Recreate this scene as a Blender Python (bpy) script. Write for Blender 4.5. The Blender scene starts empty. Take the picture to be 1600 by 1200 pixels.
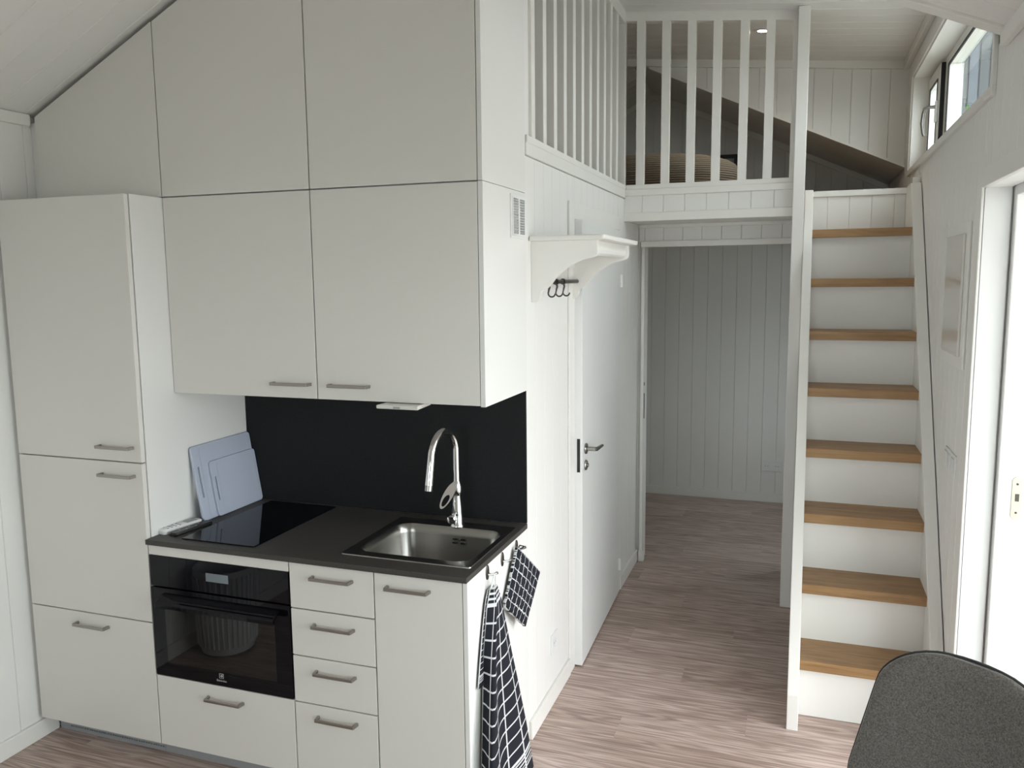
import bpy, bmesh, math, random
from mathutils import Vector, Matrix
random.seed(7)
sc = bpy.context.scene
COL = sc.collection
PI = math.pi

# ------------------------------------------------------------------ camera
cam_d = bpy.data.cameras.new('camera')
cam = bpy.data.objects.new('camera', cam_d)
COL.objects.link(cam)
cam_d.sensor_width = 36.0
cam_d.lens = 1279.9 / 1600 * 36
cam_d.clip_start = 0.05
yaw, pit, rol = (math.radians(a) for a in (-19.4769, -7.2456, -0.5797))
_f = Vector((math.sin(yaw) * math.cos(pit), math.cos(yaw) * math.cos(pit), math.sin(pit)))
_r = Vector((math.cos(yaw), -math.sin(yaw), 0))
_u = _r.cross(_f)
_R = math.cos(rol) * _r + math.sin(rol) * _u
_U = -math.sin(rol) * _r + math.cos(rol) * _u
cam.matrix_world = Matrix(((_R.x, _U.x, -_f.x, 2.2192), (_R.y, _U.y, -_f.y, -2.2783),
                           (_R.z, _U.z, -_f.z, 1.8093), (0, 0, 0, 1)))
sc.camera = cam

# ------------------------------------------------------------------ world, exposure
w = bpy.data.worlds.new('overcast_sky')
sc.world = w
w.use_nodes = True
bg = w.node_tree.nodes['Background']
bg.inputs[0].default_value = (0.955, 0.97, 1.0, 1)
bg.inputs[1].default_value = 6.5
vs = sc.view_settings
vs.view_transform = 'Standard'
vs.look = 'None'
vs.gamma = 1.0
vs.use_curve_mapping = False
vs.exposure = 0.25

def portal(name, loc, rot, sx, sy):
    d = bpy.data.lights.new(name, 'AREA')
    d.shape = 'RECTANGLE'; d.size = sx; d.size_y = sy
    d.cycles.is_portal = True
    o = bpy.data.objects.new(name, d)
    o.location = loc; o.rotation_euler = rot
    COL.objects.link(o)
# portals only guide the sampling of the sky through the real openings
portal('door_right_offscreen', (3.02, -0.34, 1.06), (0, PI / 2, 0), 2.1, 2.5)
portal('window_dormer', (3.02, 2.0, 2.69), (0, PI / 2, 0), 0.52, 2.2)
portal('window_back_offscreen', (1.3, -4.24, 1.6), (PI / 2, 0, 0), 1.6, 1.3)
portal('window_bedroom', (3.02, 3.55, 1.15), (0, PI / 2, 0), 1.1, 0.6)

# ------------------------------------------------------------------ materials
def newmat(name):
    m = bpy.data.materials.new(name)
    m.use_nodes = True
    nt = m.node_tree
    return m, nt, nt.nodes['Principled BSDF']

def N(nt, typ, **kw):
    n = nt.nodes.new(typ)
    for k, v in kw.items():
        setattr(n, k, v)
    return n

def plain(name, col, rough=0.5, metal=0.0, spec=0.5, bump=0.0, scale=200.0, var=0.0, coat=0.0):
    m, nt, b = newmat(name)
    b.inputs['Base Color'].default_value = (*col, 1)
    b.inputs['Roughness'].default_value = rough
    b.inputs['Metallic'].default_value = metal
    b.inputs['Specular IOR Level'].default_value = spec
    b.inputs['Coat Weight'].default_value = coat
    if var or bump:
        tc = N(nt, 'ShaderNodeTexCoord')
        no = N(nt, 'ShaderNodeTexNoise')
        no.inputs['Scale'].default_value = scale
        no.inputs['Detail'].default_value = 4
        nt.links.new(tc.outputs['Object'], no.inputs['Vector'])
        if var:
            mx = N(nt, 'ShaderNodeMix', data_type='RGBA')
            mx.inputs[6].default_value = (*[c * (1 - var) for c in col], 1)
            mx.inputs[7].default_value = (*[min(1, c * (1 + var)) for c in col], 1)
            nt.links.new(no.outputs['Fac'], mx.inputs[0])
            nt.links.new(mx.outputs[2], b.inputs['Base Color'])
        if bump:
            bp = N(nt, 'ShaderNodeBump')
            bp.inputs['Strength'].default_value = bump
            bp.inputs['Distance'].default_value = 0.002
            nt.links.new(no.outputs['Fac'], bp.inputs['Height'])
            nt.links.new(bp.outputs['Normal'], b.inputs['Normal'])
    return m

def wood(name, c1, c2, c3, axis='x', rough=0.45, sx=1.2, sy=26.0, rnd=True, ring=0.5, tone=0.12):
    """grain stretched along one axis, shifted at random for each piece"""
    m, nt, b = newmat(name)
    L = nt.links.new
    tc = N(nt, 'ShaderNodeTexCoord')
    oi = N(nt, 'ShaderNodeObjectInfo')
    mp = N(nt, 'ShaderNodeVectorMath', operation='MULTIPLY')
    mp.inputs[1].default_value = (sx, sy, sy) if axis == 'x' else (sy, sx, sy)
    L(tc.outputs['Object'], mp.inputs[0])
    off = N(nt, 'ShaderNodeVectorMath', operation='ADD')
    L(mp.outputs[0], off.inputs[0])
    if rnd:
        sc_ = N(nt, 'ShaderNodeMath', operation='MULTIPLY')
        sc_.inputs[1].default_value = 57.0
        L(oi.outputs['Random'], sc_.inputs[0])
        L(sc_.outputs[0], off.inputs[1])
    n1 = N(nt, 'ShaderNodeTexNoise')
    n1.inputs['Scale'].default_value = 1.0; n1.inputs['Detail'].default_value = 8
    n1.inputs['Roughness'].default_value = 0.62; n1.inputs['Distortion'].default_value = 1.1
    L(off.outputs[0], n1.inputs['Vector'])
    fine = N(nt, 'ShaderNodeVectorMath', operation='MULTIPLY')
    fine.inputs[1].default_value = (3.0, 7.0, 7.0) if axis == 'x' else (7.0, 3.0, 7.0)
    L(off.outputs[0], fine.inputs[0])
    n2 = N(nt, 'ShaderNodeTexNoise')
    n2.inputs['Scale'].default_value = 1.0; n2.inputs['Detail'].default_value = 5
    L(fine.outputs[0], n2.inputs['Vector'])
    # cathedral figure: contour lines of a slow noise
    slow = N(nt, 'ShaderNodeVectorMath', operation='MULTIPLY')
    slow.inputs[1].default_value = (0.9, 0.22, 0.22) if axis == 'x' else (0.22, 0.9, 0.22)
    L(off.outputs[0], slow.inputs[0])
    n3 = N(nt, 'ShaderNodeTexNoise')
    n3.inputs['Scale'].default_value = 1.0; n3.inputs['Detail'].default_value = 2
    L(slow.outputs[0], n3.inputs['Vector'])
    k = N(nt, 'ShaderNodeMath', operation='MULTIPLY'); k.inputs[1].default_value = 70.0
    L(n3.outputs['Fac'], k.inputs[0])
    s = N(nt, 'ShaderNodeMath', operation='SINE'); L(k.outputs[0], s.inputs[0])
    s2 = N(nt, 'ShaderNodeMath', operation='MULTIPLY_ADD')
    s2.inputs[1].default_value = 0.10 * ring; s2.inputs[2].default_value = 0.0
    L(s.outputs[0], s2.inputs[0])
    a1 = N(nt, 'ShaderNodeMath', operation='MULTIPLY_ADD')
    a1.inputs[1].default_value = 0.35
    L(n2.outputs['Fac'], a1.inputs[0]); L(s2.outputs[0], a1.inputs[2])
    a2 = N(nt, 'ShaderNodeMath', operation='MULTIPLY_ADD')
    a2.inputs[1].default_value = 0.75
    L(n1.outputs['Fac'], a2.inputs[0]); L(a1.outputs[0], a2.inputs[2])
    t = N(nt, 'ShaderNodeMath', operation='MULTIPLY_ADD')
    t.inputs[1].default_value = tone
    L(oi.outputs['Random'], t.inputs[0]); L(a2.outputs[0], t.inputs[2])
    cr = N(nt, 'ShaderNodeValToRGB')
    e = cr.color_ramp.elements
    e[0].position = 0.36; e[0].color = (*c1, 1)
    e[1].position = 0.82; e[1].color = (*c3, 1)
    x = e.new(0.58); x.color = (*c2, 1)
    L(t.outputs[0], cr.inputs[0])
    L(cr.outputs[0], b.inputs['Base Color'])
    b.inputs['Roughness'].default_value = rough
    bp = N(nt, 'ShaderNodeBump')
    bp.inputs['Strength'].default_value = 0.12; bp.inputs['Distance'].default_value = 0.001
    L(a2.outputs[0], bp.inputs['Height']); L(bp.outputs['Normal'], b.inputs['Normal'])
    return m

def glassmat(name, tint=(0.93, 0.97, 0.96)):
    m = bpy.data.materials.new(name); m.use_nodes = True
    nt = m.node_tree
    for n in list(nt.nodes): nt.nodes.remove(n)
    out = N(nt, 'ShaderNodeOutputMaterial')
    tr = N(nt, 'ShaderNodeBsdfTransparent'); tr.inputs[0].default_value = (*tint, 1)
    gl = N(nt, 'ShaderNodeBsdfGlossy'); gl.inputs['Roughness'].default_value = 0.02
    fr = N(nt, 'ShaderNodeFresnel')
    ge = N(nt, 'ShaderNodeNewGeometry')          # same reflectance on both faces of the thin pane
    io = N(nt, 'ShaderNodeMapRange'); io.inputs['To Min'].default_value = 1.45; io.inputs['To Max'].default_value = 1 / 1.45
    nt.links.new(ge.outputs['Backfacing'], io.inputs['Value']); nt.links.new(io.outputs['Result'], fr.inputs['IOR'])
    mx = N(nt, 'ShaderNodeMixShader')
    nt.links.new(fr.outputs[0], mx.inputs[0]); nt.links.new(tr.outputs[0], mx.inputs[1])
    nt.links.new(gl.outputs[0], mx.inputs[2]); nt.links.new(mx.outputs[0], out.inputs[0])
    return m

def emis(name, col, s):
    m, nt, b = newmat(name)
    b.inputs['Base Color'].default_value = (*col, 1)
    b.inputs['Emission Color'].default_value = (*col, 1)
    b.inputs['Emission Strength'].default_value = s
    return m

def checkmat(name, nu, nv, wu, wv, stripe=False, wob=0.0):
    """dark woven cloth with white woven lines, laid out on the cloth's own UV"""
    m, nt, b = newmat(name)
    L = nt.links.new
    uv = N(nt, 'ShaderNodeUVMap'); uv.uv_map = 'UVMap'
    src = uv.outputs[0]
    sp = N(nt, 'ShaderNodeSeparateXYZ')
    if wob:
        no = N(nt, 'ShaderNodeTexNoise'); no.inputs['Scale'].default_value = 14
        L(src, no.inputs['Vector'])
        sub = N(nt, 'ShaderNodeVectorMath', operation='SUBTRACT'); sub.inputs[1].default_value = (.5, .5, .5)
        L(no.outputs['Color'], sub.inputs[0])
        sca = N(nt, 'ShaderNodeVectorMath', operation='SCALE'); sca.inputs['Scale'].default_value = wob
        L(sub.outputs[0], sca.inputs[0])
        ad = N(nt, 'ShaderNodeVectorMath', operation='ADD')
        L(src, ad.inputs[0]); L(sca.outputs[0], ad.inputs[1]); src = ad.outputs[0]
    L(src, sp.inputs[0])
    def lines(out, n, wd):
        a = N(nt, 'ShaderNodeMath', operation='MULTIPLY'); a.inputs[1].default_value = n; L(out, a.inputs[0])
        f = N(nt, 'ShaderNodeMath', operation='FRACT'); L(a.outputs[0], f.inputs[0])
        g = N(nt, 'ShaderNodeMath', operation='LESS_THAN'); g.inputs[1].default_value = wd; L(f.outputs[0], g.inputs[0])
        return g.outputs[0]
    a = lines(sp.outputs[0], nu, wu); c = lines(sp.outputs[1], nv, wv)
    mx = N(nt, 'ShaderNodeMath', operation='MAXIMUM'); L(a, mx.inputs[0]); L(c, mx.inputs[1])
    last = mx.outputs[0]
    if stripe:   # a band of close stripes near either end
        for lo, hi in ((0.02, 0.075), (0.86, 0.925)):
            g1 = N(nt, 'ShaderNodeMath', operation='GREATER_THAN'); g1.inputs[1].default_value = lo; L(sp.outputs[1], g1.inputs[0])
            g2 = N(nt, 'ShaderNodeMath', operation='LESS_THAN'); g2.inputs[1].default_value = hi; L(sp.outputs[1], g2.inputs[0])
            s_ = lines(sp.outputs[1], 50.0, 0.42)
            p1 = N(nt, 'ShaderNodeMath', operation='MULTIPLY'); L(g1.outputs[0], p1.inputs[0]); L(g2.outputs[0], p1.inputs[1])
            p2 = N(nt, 'ShaderNodeMath', operation='MULTIPLY'); L(p1.outputs[0], p2.inputs[0]); L(s_, p2.inputs[1])
            q = N(nt, 'ShaderNodeMath', operation='MAXIMUM'); L(last, q.inputs[0]); L(p2.outputs[0], q.inputs[1])
            last = q.outputs[0]
    mc = N(nt, 'ShaderNodeMix', data_type='RGBA')
    mc.inputs[6].default_value = (0.018, 0.019, 0.026, 1); mc.inputs[7].default_value = (0.62, 0.62, 0.63, 1)
    L(last, mc.inputs[0]); L(mc.outputs[2], b.inputs['Base Color'])
    b.inputs['Roughness'].default_value = 0.9; b.inputs['Specular IOR Level'].default_value = 0.15
    nz = N(nt, 'ShaderNodeTexNoise'); nz.inputs['Scale'].default_value = 260
    L(uv.outputs[0], nz.inputs['Vector'])
    bp = N(nt, 'ShaderNodeBump'); bp.inputs['Strength'].default_value = 0.3; bp.inputs['Distance'].default_value = 0.001
    L(nz.outputs['Fac'], bp.inputs['Height']); L(bp.outputs['Normal'], b.inputs['Normal'])
    return m

M = {}
M['board'] = plain('white_painted_board', (0.82, 0.808, 0.785), 0.5, bump=0.06, scale=40)
M['trim'] = plain('white_painted_trim', (0.83, 0.815, 0.78), 0.4)
M['core'] = plain('wall_core', (0.82, 0.808, 0.785), 0.9)
M['front'] = plain('cabinet_front', (0.73, 0.71, 0.67), 0.42, var=0.012, scale=3)
M['side'] = plain('cabinet_side', (0.78, 0.772, 0.75), 0.5)
M['door'] = plain('door_paint', (0.80, 0.805, 0.795), 0.42)
M['nickel'] = plain('brushed_nickel', (0.36, 0.335, 0.31), 0.36, 1.0)
M['steel'] = plain('brushed_steel', (0.33, 0.32, 0.30), 0.27, 1.0)
M['chrome'] = plain('chrome', (0.80, 0.80, 0.80), 0.06, 1.0)
M['dark_metal'] = plain('dark_metal', (0.10, 0.09, 0.08), 0.35, 1.0)
M['plinth'] = plain('grey_plinth', (0.42, 0.44, 0.46), 0.35, 0.3)
M['stone'] = plain('dark_worktop', (0.052, 0.048, 0.044), 0.5, var=0.5, scale=160, bump=0.15, spec=0.4)
M['splash'] = plain('dark_splashback', (0.012, 0.013, 0.014), 0.6, var=0.5, scale=140, bump=0.12, spec=0.2)
M['blackglass'] = plain('black_glass', (0.003, 0.003, 0.005), 0.03, spec=0.24)
M['black'] = plain('black_plastic', (0.012, 0.012, 0.013), 0.35)
M['ovenwin'] = plain('oven_window_glass', (0.006, 0.006, 0.006), 0.025, spec=0.5)
M['display'] = plain('oven_display', (0.16, 0.19, 0.21), 0.08, spec=0.8)
M['silver_print'] = plain('silver_print', (0.45, 0.45, 0.45), 0.4)
M['white_plastic'] = plain('white_plastic', (0.80, 0.80, 0.80), 0.3)
M['lav_plastic'] = plain('pale_board_plastic', (0.46, 0.50, 0.60), 0.35)
M['grey_btn'] = plain('grey_button', (0.35, 0.36, 0.37), 0.5)
M['gloss_white'] = plain('gloss_white', (0.72, 0.70, 0.66), 0.10, spec=0.6)
M['brass'] = plain('strike_metal', (0.62, 0.58, 0.44), 0.35, 0.8)
M['rubber'] = plain('black_gasket', (0.01, 0.01, 0.012), 0.6)
M['glass'] = glassmat('window_glass')
M['floor'] = wood('oak_laminate', (0.20, 0.134, 0.108), (0.45, 0.335, 0.288), (0.72, 0.59, 0.54), 'x', 0.36, sx=1.3, sy=62, tone=0.07, ring=0.75)
M['oak'] = wood('oak_tread', (0.22, 0.118, 0.046), (0.33, 0.188, 0.080), (0.42, 0.255, 0.120), 'x', 0.45, sx=1.6, sy=30, tone=0.06)
M['loftfloor'] = plain('loft_floor', (0.36, 0.25, 0.15), 0.5)
M['piping'] = plain('dark_piping', (0.02, 0.02, 0.02), 0.7)
M['towel'] = checkmat('checked_towel', 4.6, 15.0, 0.085, 0.115, stripe=True)
M['pot'] = checkmat('checked_pot_holder', 6.0, 6.0, 0.085, 0.085, wob=0.07)
M['spot'] = emis('downlight_bulb', (1.0, 0.86, 0.66), 30.0)
M['grass'] = plain('gravel_yard', (0.34, 0.33, 0.30), 0.9, var=0.25, scale=3)
M['leaf'] = plain('leaves', (0.10, 0.22, 0.06), 0.7, var=0.4, scale=8)
M['bark'] = plain('bark', (0.12, 0.09, 0.06), 0.9)
M['siding'] = plain('grey_siding', (0.09, 0.10, 0.11), 0.7)
M['siding2'] = plain('pale_siding', (0.20, 0.23, 0.26), 0.7)
M['siding3'] = plain('blue_grey_siding', (0.13, 0.15, 0.18), 0.7)
M['roofing'] = plain('dark_roofing', (0.08, 0.08, 0.085), 0.8)

def fabric():
    m, nt, b = newmat('grey_fabric'); L = nt.links.new
    tc = N(nt, 'ShaderNodeTexCoord')
    n1 = N(nt, 'ShaderNodeTexNoise'); n1.inputs['Scale'].default_value = 420; n1.inputs['Detail'].default_value = 3
    L(tc.outputs['Object'], n1.inputs['Vector'])
    n2 = N(nt, 'ShaderNodeTexNoise'); n2.inputs['Scale'].default_value = 240; n2.inputs['Detail'].default_value = 8
    L(tc.outputs['Object'], n2.inputs['Vector'])
    ad = N(nt, 'ShaderNodeMath', operation='ADD'); L(n1.outputs['Fac'], ad.inputs[0]); L(n2.outputs['Fac'], ad.inputs[1])
    cr = N(nt, 'ShaderNodeValToRGB'); e = cr.color_ramp.elements
    e[0].position = 0.36; e[0].color = (0.057, 0.050, 0.044, 1)
    e[1].position = 0.66; e[1].color = (0.175, 0.157, 0.143, 1)
    hf = N(nt, 'ShaderNodeMath', operation='MULTIPLY'); hf.inputs[1].default_value = 0.5; L(ad.outputs[0], hf.inputs[0])
    L(hf.outputs[0], cr.inputs[0]); L(cr.outputs[0], b.inputs['Base Color'])
    b.inputs['Roughness'].default_value = 0.9; b.inputs['Specular IOR Level'].default_value = 0.2
    b.inputs['Sheen Weight'].default_value = 0.5; b.inputs['Sheen Roughness'].default_value = 0.4
    bp = N(nt, 'ShaderNodeBump'); bp.inputs['Strength'].default_value = 0.35; bp.inputs['Distance'].default_value = 0.001
    L(n1.outputs['Fac'], bp.inputs['Height']); L(bp.outputs['Normal'], b.inputs['Normal'])
    return m
M['fabric'] = fabric()

def corduroy():
    m, nt, b = newmat('ribbed_cover'); L = nt.links.new
    tc = N(nt, 'ShaderNodeTexCoord')
    wv = N(nt, 'ShaderNodeTexWave', wave_type='BANDS', bands_direction='Z')
    wv.inputs['Scale'].default_value = 24; wv.inputs['Distortion'].default_value = 1.2
    wv.inputs['Detail'].default_value = 2
    L(tc.outputs['Object'], wv.inputs['Vector'])
    cr = N(nt, 'ShaderNodeValToRGB'); e = cr.color_ramp.elements
    e[0].color = (0.24, 0.20, 0.16, 1); e[1].color = (0.38, 0.325, 0.26, 1)
    L(wv.outputs['Fac'], cr.inputs[0]); L(cr.outputs[0], b.inputs['Base Color'])
    b.inputs['Roughness'].default_value = 0.95
    bp = N(nt, 'ShaderNodeBump'); bp.inputs['Strength'].default_value = 1.0; bp.inputs['Distance'].default_value = 0.012
    L(wv.outputs['Fac'], bp.inputs['Height']); L(bp.outputs['Normal'], b.inputs['Normal'])
    return m
M['cord'] = corduroy()

# ------------------------------------------------------------------ object helpers
def link(name, me, mat=None, parent=None):
    o = bpy.data.objects.new(name, me)
    COL.objects.link(o)
    if mat: me.materials.append(M[mat])
    if parent is not None:
        o.parent = parent
        o.matrix_parent_inverse = parent_inv(parent)
    return o

_PW = {}
def parent_inv(p):
    """geometry is written in world coordinates: undo the parent's own place"""
    return _PW.get(p.name, Matrix.Identity(4))

def tag(o, label, cat, group=None):
    o['label'] = label; o['category'] = cat
    if group: o['group'] = group
    return o

def thing(name, label, cat, loc=(0, 0, 0), group=None, rz=0.0, world=True):
    """an Empty at the thing's base; children are in world coordinates unless world=False"""
    o = bpy.data.objects.new(name, None)
    COL.objects.link(o)
    o.location = loc; o.rotation_euler = (0, 0, rz); o.empty_display_size = 0.1
    if world:
        _PW[o.name] = (Matrix.Translation(loc) @ Matrix.Rotation(rz, 4, 'Z')).inverted()
    return tag(o, label, cat, group)

def struct(o):
    o['kind'] = 'structure'
    return o

class MB:
    def __init__(s): s.v = []; s.f = []
    def add(s, vs, fs):
        n = len(s.v); s.v += [tuple(p) for p in vs]; s.f += [tuple(i + n for i in f) for f in fs]; return s
    def box(s, x0, x1, y0, y1, z0, z1):
        vs = [(x, y, z) for z in (z0, z1) for y in (y0, y1) for x in (x0, x1)]
        return s.add(vs, [(0, 2, 3, 1), (4, 5, 7, 6), (0, 1, 5, 4), (2, 6, 7, 3), (0, 4, 6, 2), (1, 3, 7, 5)])
    def prism(s, poly, axis, a, b):
        """poly in the two other axes (in xyz order)"""
        def P(p, c):
            return {'x': (c, p[0], p[1]), 'y': (p[0], c, p[1]), 'z': (p[0], p[1], c)}[axis]
        n = len(poly)
        vs = [P(p, a) for p in poly] + [P(p, b) for p in poly]
        fs = [tuple(range(n))[::-1], tuple(range(n, 2 * n))] + [(i, (i + 1) % n, n + (i + 1) % n, n + i) for i in range(n)]
        return s.add(vs, fs)
    def loft(s, loops, cap0=True, cap1=True, closed=True):
        n = len(loops[0]); base = len(s.v)
        for l in loops: s.v += [tuple(p) for p in l]
        for k in range(len(loops) - 1):
            for i in range(n if closed else n - 1):
                j = (i + 1) % n
                s.f.append((base + k * n + i, base + k * n + j, base + (k + 1) * n + j, base + (k + 1) * n + i))
        if cap0: s.f.append(tuple(base + i for i in range(n))[::-1])
        if cap1: s.f.append(tuple(base + (len(loops) - 1) * n + i for i in range(n)))
        return s
    def tube(s, path, r, n=10, caps=True):
        pts = [Vector(p) for p in path]
        rs = r if isinstance(r, (list, tuple)) else [r] * len(pts)
        loops = []; ref = None
        for i, p in enumerate(pts):
            t = (pts[min(i + 1, len(pts) - 1)] - pts[max(i - 1, 0)]).normalized()
            if ref is None:
                ref = t.orthogonal().normalized()
            ref = (ref - t * ref.dot(t)).normalized()
            b = t.cross(ref)
            loops.append([p + rs[i] * (math.cos(2 * PI * k / n) * ref + math.sin(2 * PI * k / n) * b) for k in range(n)])
        return s.loft(loops, caps, caps)
    def lathe(s, prof, origin, axis='z', n=20, caps=True):
        """prof: (radius, height) pairs"""
        ox, oy, oz = origin; loops = []
        for r, h in prof:
            l = []
            for k in range(n):
                a = 2 * PI * k / n; c, d = r * math.cos(a), r * math.sin(a)
                l.append({'z': (ox + c, oy + d, oz + h), 'x': (ox + h, oy + c, oz + d), 'y': (ox + d, oy + h, oz + c)}[axis])
            loops.append(l)
        return s.loft(loops, caps, caps)
    def build(s, name, mat, parent=None, bevel=0.0, smooth=False, seg=2):
        me = bpy.data.meshes.new(name)
        me.from_pydata(s.v, [], s.f)
        bm = bmesh.new(); bm.from_mesh(me)
        bmesh.ops.recalc_face_normals(bm, faces=bm.faces)
        if bevel:
            ed = [e for e in bm.edges if len(e.link_faces) == 2 and e.calc_face_angle(0) > 0.5]
            bmesh.ops.bevel(bm, geom=ed, offset=bevel, segments=seg, affect='EDGES', profile=0.5, clamp_overlap=True)
        if smooth:
            for f in bm.faces: f.smooth = True
            for e in bm.edges:
                if len(e.link_faces) == 2 and e.calc_face_angle(0) > 0.75: e.smooth = False
        bm.to_mesh(me); bm.free()
        return link(name, me, mat, parent)

def box(name, x0, x1, y0, y1, z0, z1, mat, parent=None, bevel=0.0):
    return MB().box(x0, x1, y0, y1, z0, z1).build(name, mat, parent, bevel)

def clip(poly, lo, hi):
    def cut(pl, f):
        out = []
        for i in range(len(pl)):
            a, b = pl[i], pl[(i + 1) % len(pl)]
            fa, fb = f(a), f(b)
            if fa >= 0: out.append(a)
            if fa * fb < 0:
                t = fa / (fa - fb); out.append((a[0] + t * (b[0] - a[0]), a[1] + t * (b[1] - a[1])))
        return out
    p = cut(poly, lambda q: q[0] - lo)
    return cut(p, lambda q: hi - q[0]) if p else p

def boards(parent, poly, o, u, v, n, pitch=0.1145, start=0.0, t=0.012, c=0.0028, mat='board', name='board'):
    """tongue-and-groove boards covering a convex outline; one object each, chamfered joints"""
    o, u, v, n = Vector(o), Vector(u), Vector(v), Vector(n)
    lo = min(p[0] for p in poly); hi = max(p[0] for p in poly)
    k = math.floor((lo - start) / pitch)
    while start + k * pitch < hi - 0.004:
        a, b = start + k * pitch, start + (k + 1) * pitch
        pl = clip(poly, a, b); k += 1
        if len(pl) < 3 or max(p[0] for p in pl) - min(p[0] for p in pl) < 0.006: continue
        a, b = min(p[0] for p in pl), max(p[0] for p in pl)
        def sh(p, d):
            x = p[0]
            if abs(x - a) < 1e-5: x += d
            elif abs(x - b) < 1e-5: x -= d
            return x, p[1]
        loops = []
        for d, h in ((0.0004, -t), (0.0004, -c), (c, 0.0)):
            loops.append([o + u * q[0] + v * q[1] + n * h for q in (sh(p, d) for p in pl)])
        MB().loft(loops).build(name, mat, parent)

# roof lines (board faces)
RX, RZ = 1.05, 3.28
def zL(x): return 2.463 + 0.49 * (x + 0.6)              # left slope
def zN(x): return 2.546 + 0.4218 * (2.79 - x)           # right slope, near part
def zF(x): return 2.48 + 0.4598 * (2.79 - x)            # right slope, far part
def zD(x): return RZ - 0.1 * (x - RX)                   # dormer ceiling
YB, YF = -4.2, 4.52                                     # end walls
XL, XR = -0.62, 2.79                                    # side walls (board faces)
DN, DF = 0.70, 3.45                                     # dormer cheeks
XW = 1.256                                              # hall face of the bathroom wall
YW = 0.606                                              # wall behind the kitchen
YL = 2.383                                              # front edge of the loft
YO = 2.817                                              # wall with the opening to the bedroom

# ------------------------------------------------------------------ floor
fl = struct(box('floor', XL - 0.2, XR + 0.2, YB - 0.2, YF + 0.2, -0.12, -0.012, 'core'))
pw, plen = 0.176, 1.29
pm = {}
y = YB; row = 0
while y < YF:
    x = XL - 0.45 * ((row * 0.618) % 1.0) * plen
    x = XL - ((row * 0.618) % 1.0) * plen
    while x < XR:
        a, b = max(x, XL), min(x + plen, XR + 0.2)
        if b - a > 0.02:
            key = round(b - a, 3)
            c = 0.0007
            me = pm.get(key)
            if me is None:
                mb = MB(); L_, W_ = key / 2, pw / 2
                mb.loft([[(-L_ , -W_, -.012), (L_, -W_, -.012), (L_, W_, -.012), (-L_, W_, -.012)],
                         [(-L_ , -W_, -c), (L_, -W_, -c), (L_, W_, -c), (-L_, W_, -c)],
                         [(-L_ + c, -W_ + c, 0), (L_ - c, -W_ + c, 0), (L_ - c, W_ - c, 0), (-L_ + c, W_ - c, 0)]])
                po = mb.build('plank', 'floor', fl); me = po.data; pm[key] = me
            else:
                po = link('plank', me, None, fl)
            po.location = ((a + b) / 2, y + pw / 2, 0)
        x += plen
    y += pw; row += 1

# ------------------------------------------------------------------ walls
# left wall
wl = MB().prism([(YB - .1, 0), (YF + .1, 0), (YF + .1, zL(XL) + .05), (YB - .1, zL(XL) + .05)], 'x', XL - 0.2, XL - 0.012).build('wall_left', 'core')
struct(wl)
boards(wl, [(YB, 0), (0.62, 0), (0.62, zL(XL)), (YB, zL(XL))], (XL, 0, 0), (0, 1, 0), (0, 0, 1), (1, 0, 0), start=0.04)
boards(wl, [(YW + .1, 0), (YF, 0), (YF, zL(XL)), (YW + .1, zL(XL))], (XL, 0, 0), (0, 1, 0), (0, 0, 1), (1, 0, 0), start=0.04)
struct(box('baseboard_left', XL, XL + 0.015, YB, 0.086, 0, 0.072, 'trim', bevel=0.003))
struct(box('trim_left', XL, XL + 0.02, YB, 0.176, zL(XL) - 0.04, zL(XL) + 0.004, 'trim', bevel=0.004))

# back wall behind the camera, with a window
BW = (0.5, 2.1, 0.95, 2.25)
wb = MB()
top = [(XL - .1, zL(XL - .1)), (RX, RZ + .05), (XR + .1, zN(XR + .1))]
wb.prism([(XL - .2, 0), (BW[0], 0), (BW[0], zL(BW[0])), (XL - .2, zL(XL - .2))], 'y', YB - .2, YB)
wb.prism([(BW[1], 0), (XR + .2, 0), (XR + .2, zN(XR + .2)), (BW[1], zN(BW[1]))], 'y', YB - .2, YB)
wb.box(BW[0], BW[1], YB - .2, YB, 0, BW[2])
wb.prism([(BW[0], BW[3]), (BW[1], BW[3]), (BW[1], zN(BW[1])), (RX, RZ + .05), (BW[0], zL(BW[0]))], 'y', YB - .2, YB)
struct(wb.build('wall_back', 'board'))
def window(name, axis, a0, a1, z0, z1, c0, c1, fw=0.06, mull=()):
    """fixed window: frame and pane in a wall opening"""
    m = MB()
    def bx(p0, p1, q0, q1):
        if axis == 'x': m.box(c0, c1, p0, p1, q0, q1)
        else: m.box(p0, p1, c0, c1, q0, q1)
    bx(a0, a0 + fw, z0, z1); bx(a1 - fw, a1, z0, z1); bx(a0 + fw, a1 - fw, z0, z0 + fw); bx(a0 + fw, a1 - fw, z1 - fw, z1)
    for k in mull: bx(k - fw / 2, k + fw / 2, z0 + fw, z1 - fw)
    o = struct(m.build(name, 'trim'))
    cm = (c0 + c1) / 2
    if axis == 'x': box('pane', cm - .004, cm + .004, a0 + fw, a1 - fw, z0 + fw, z1 - fw, 'glass', o)
    else: box('pane', a0 + fw, a1 - fw, cm - .004, cm + .004, z0 + fw, z1 - fw, 'glass', o)
    return o
window('window_1', 'y', BW[0], BW[1], BW[2], BW[3], YB - .14, YB - .08, mull=(1.3,))

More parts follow.
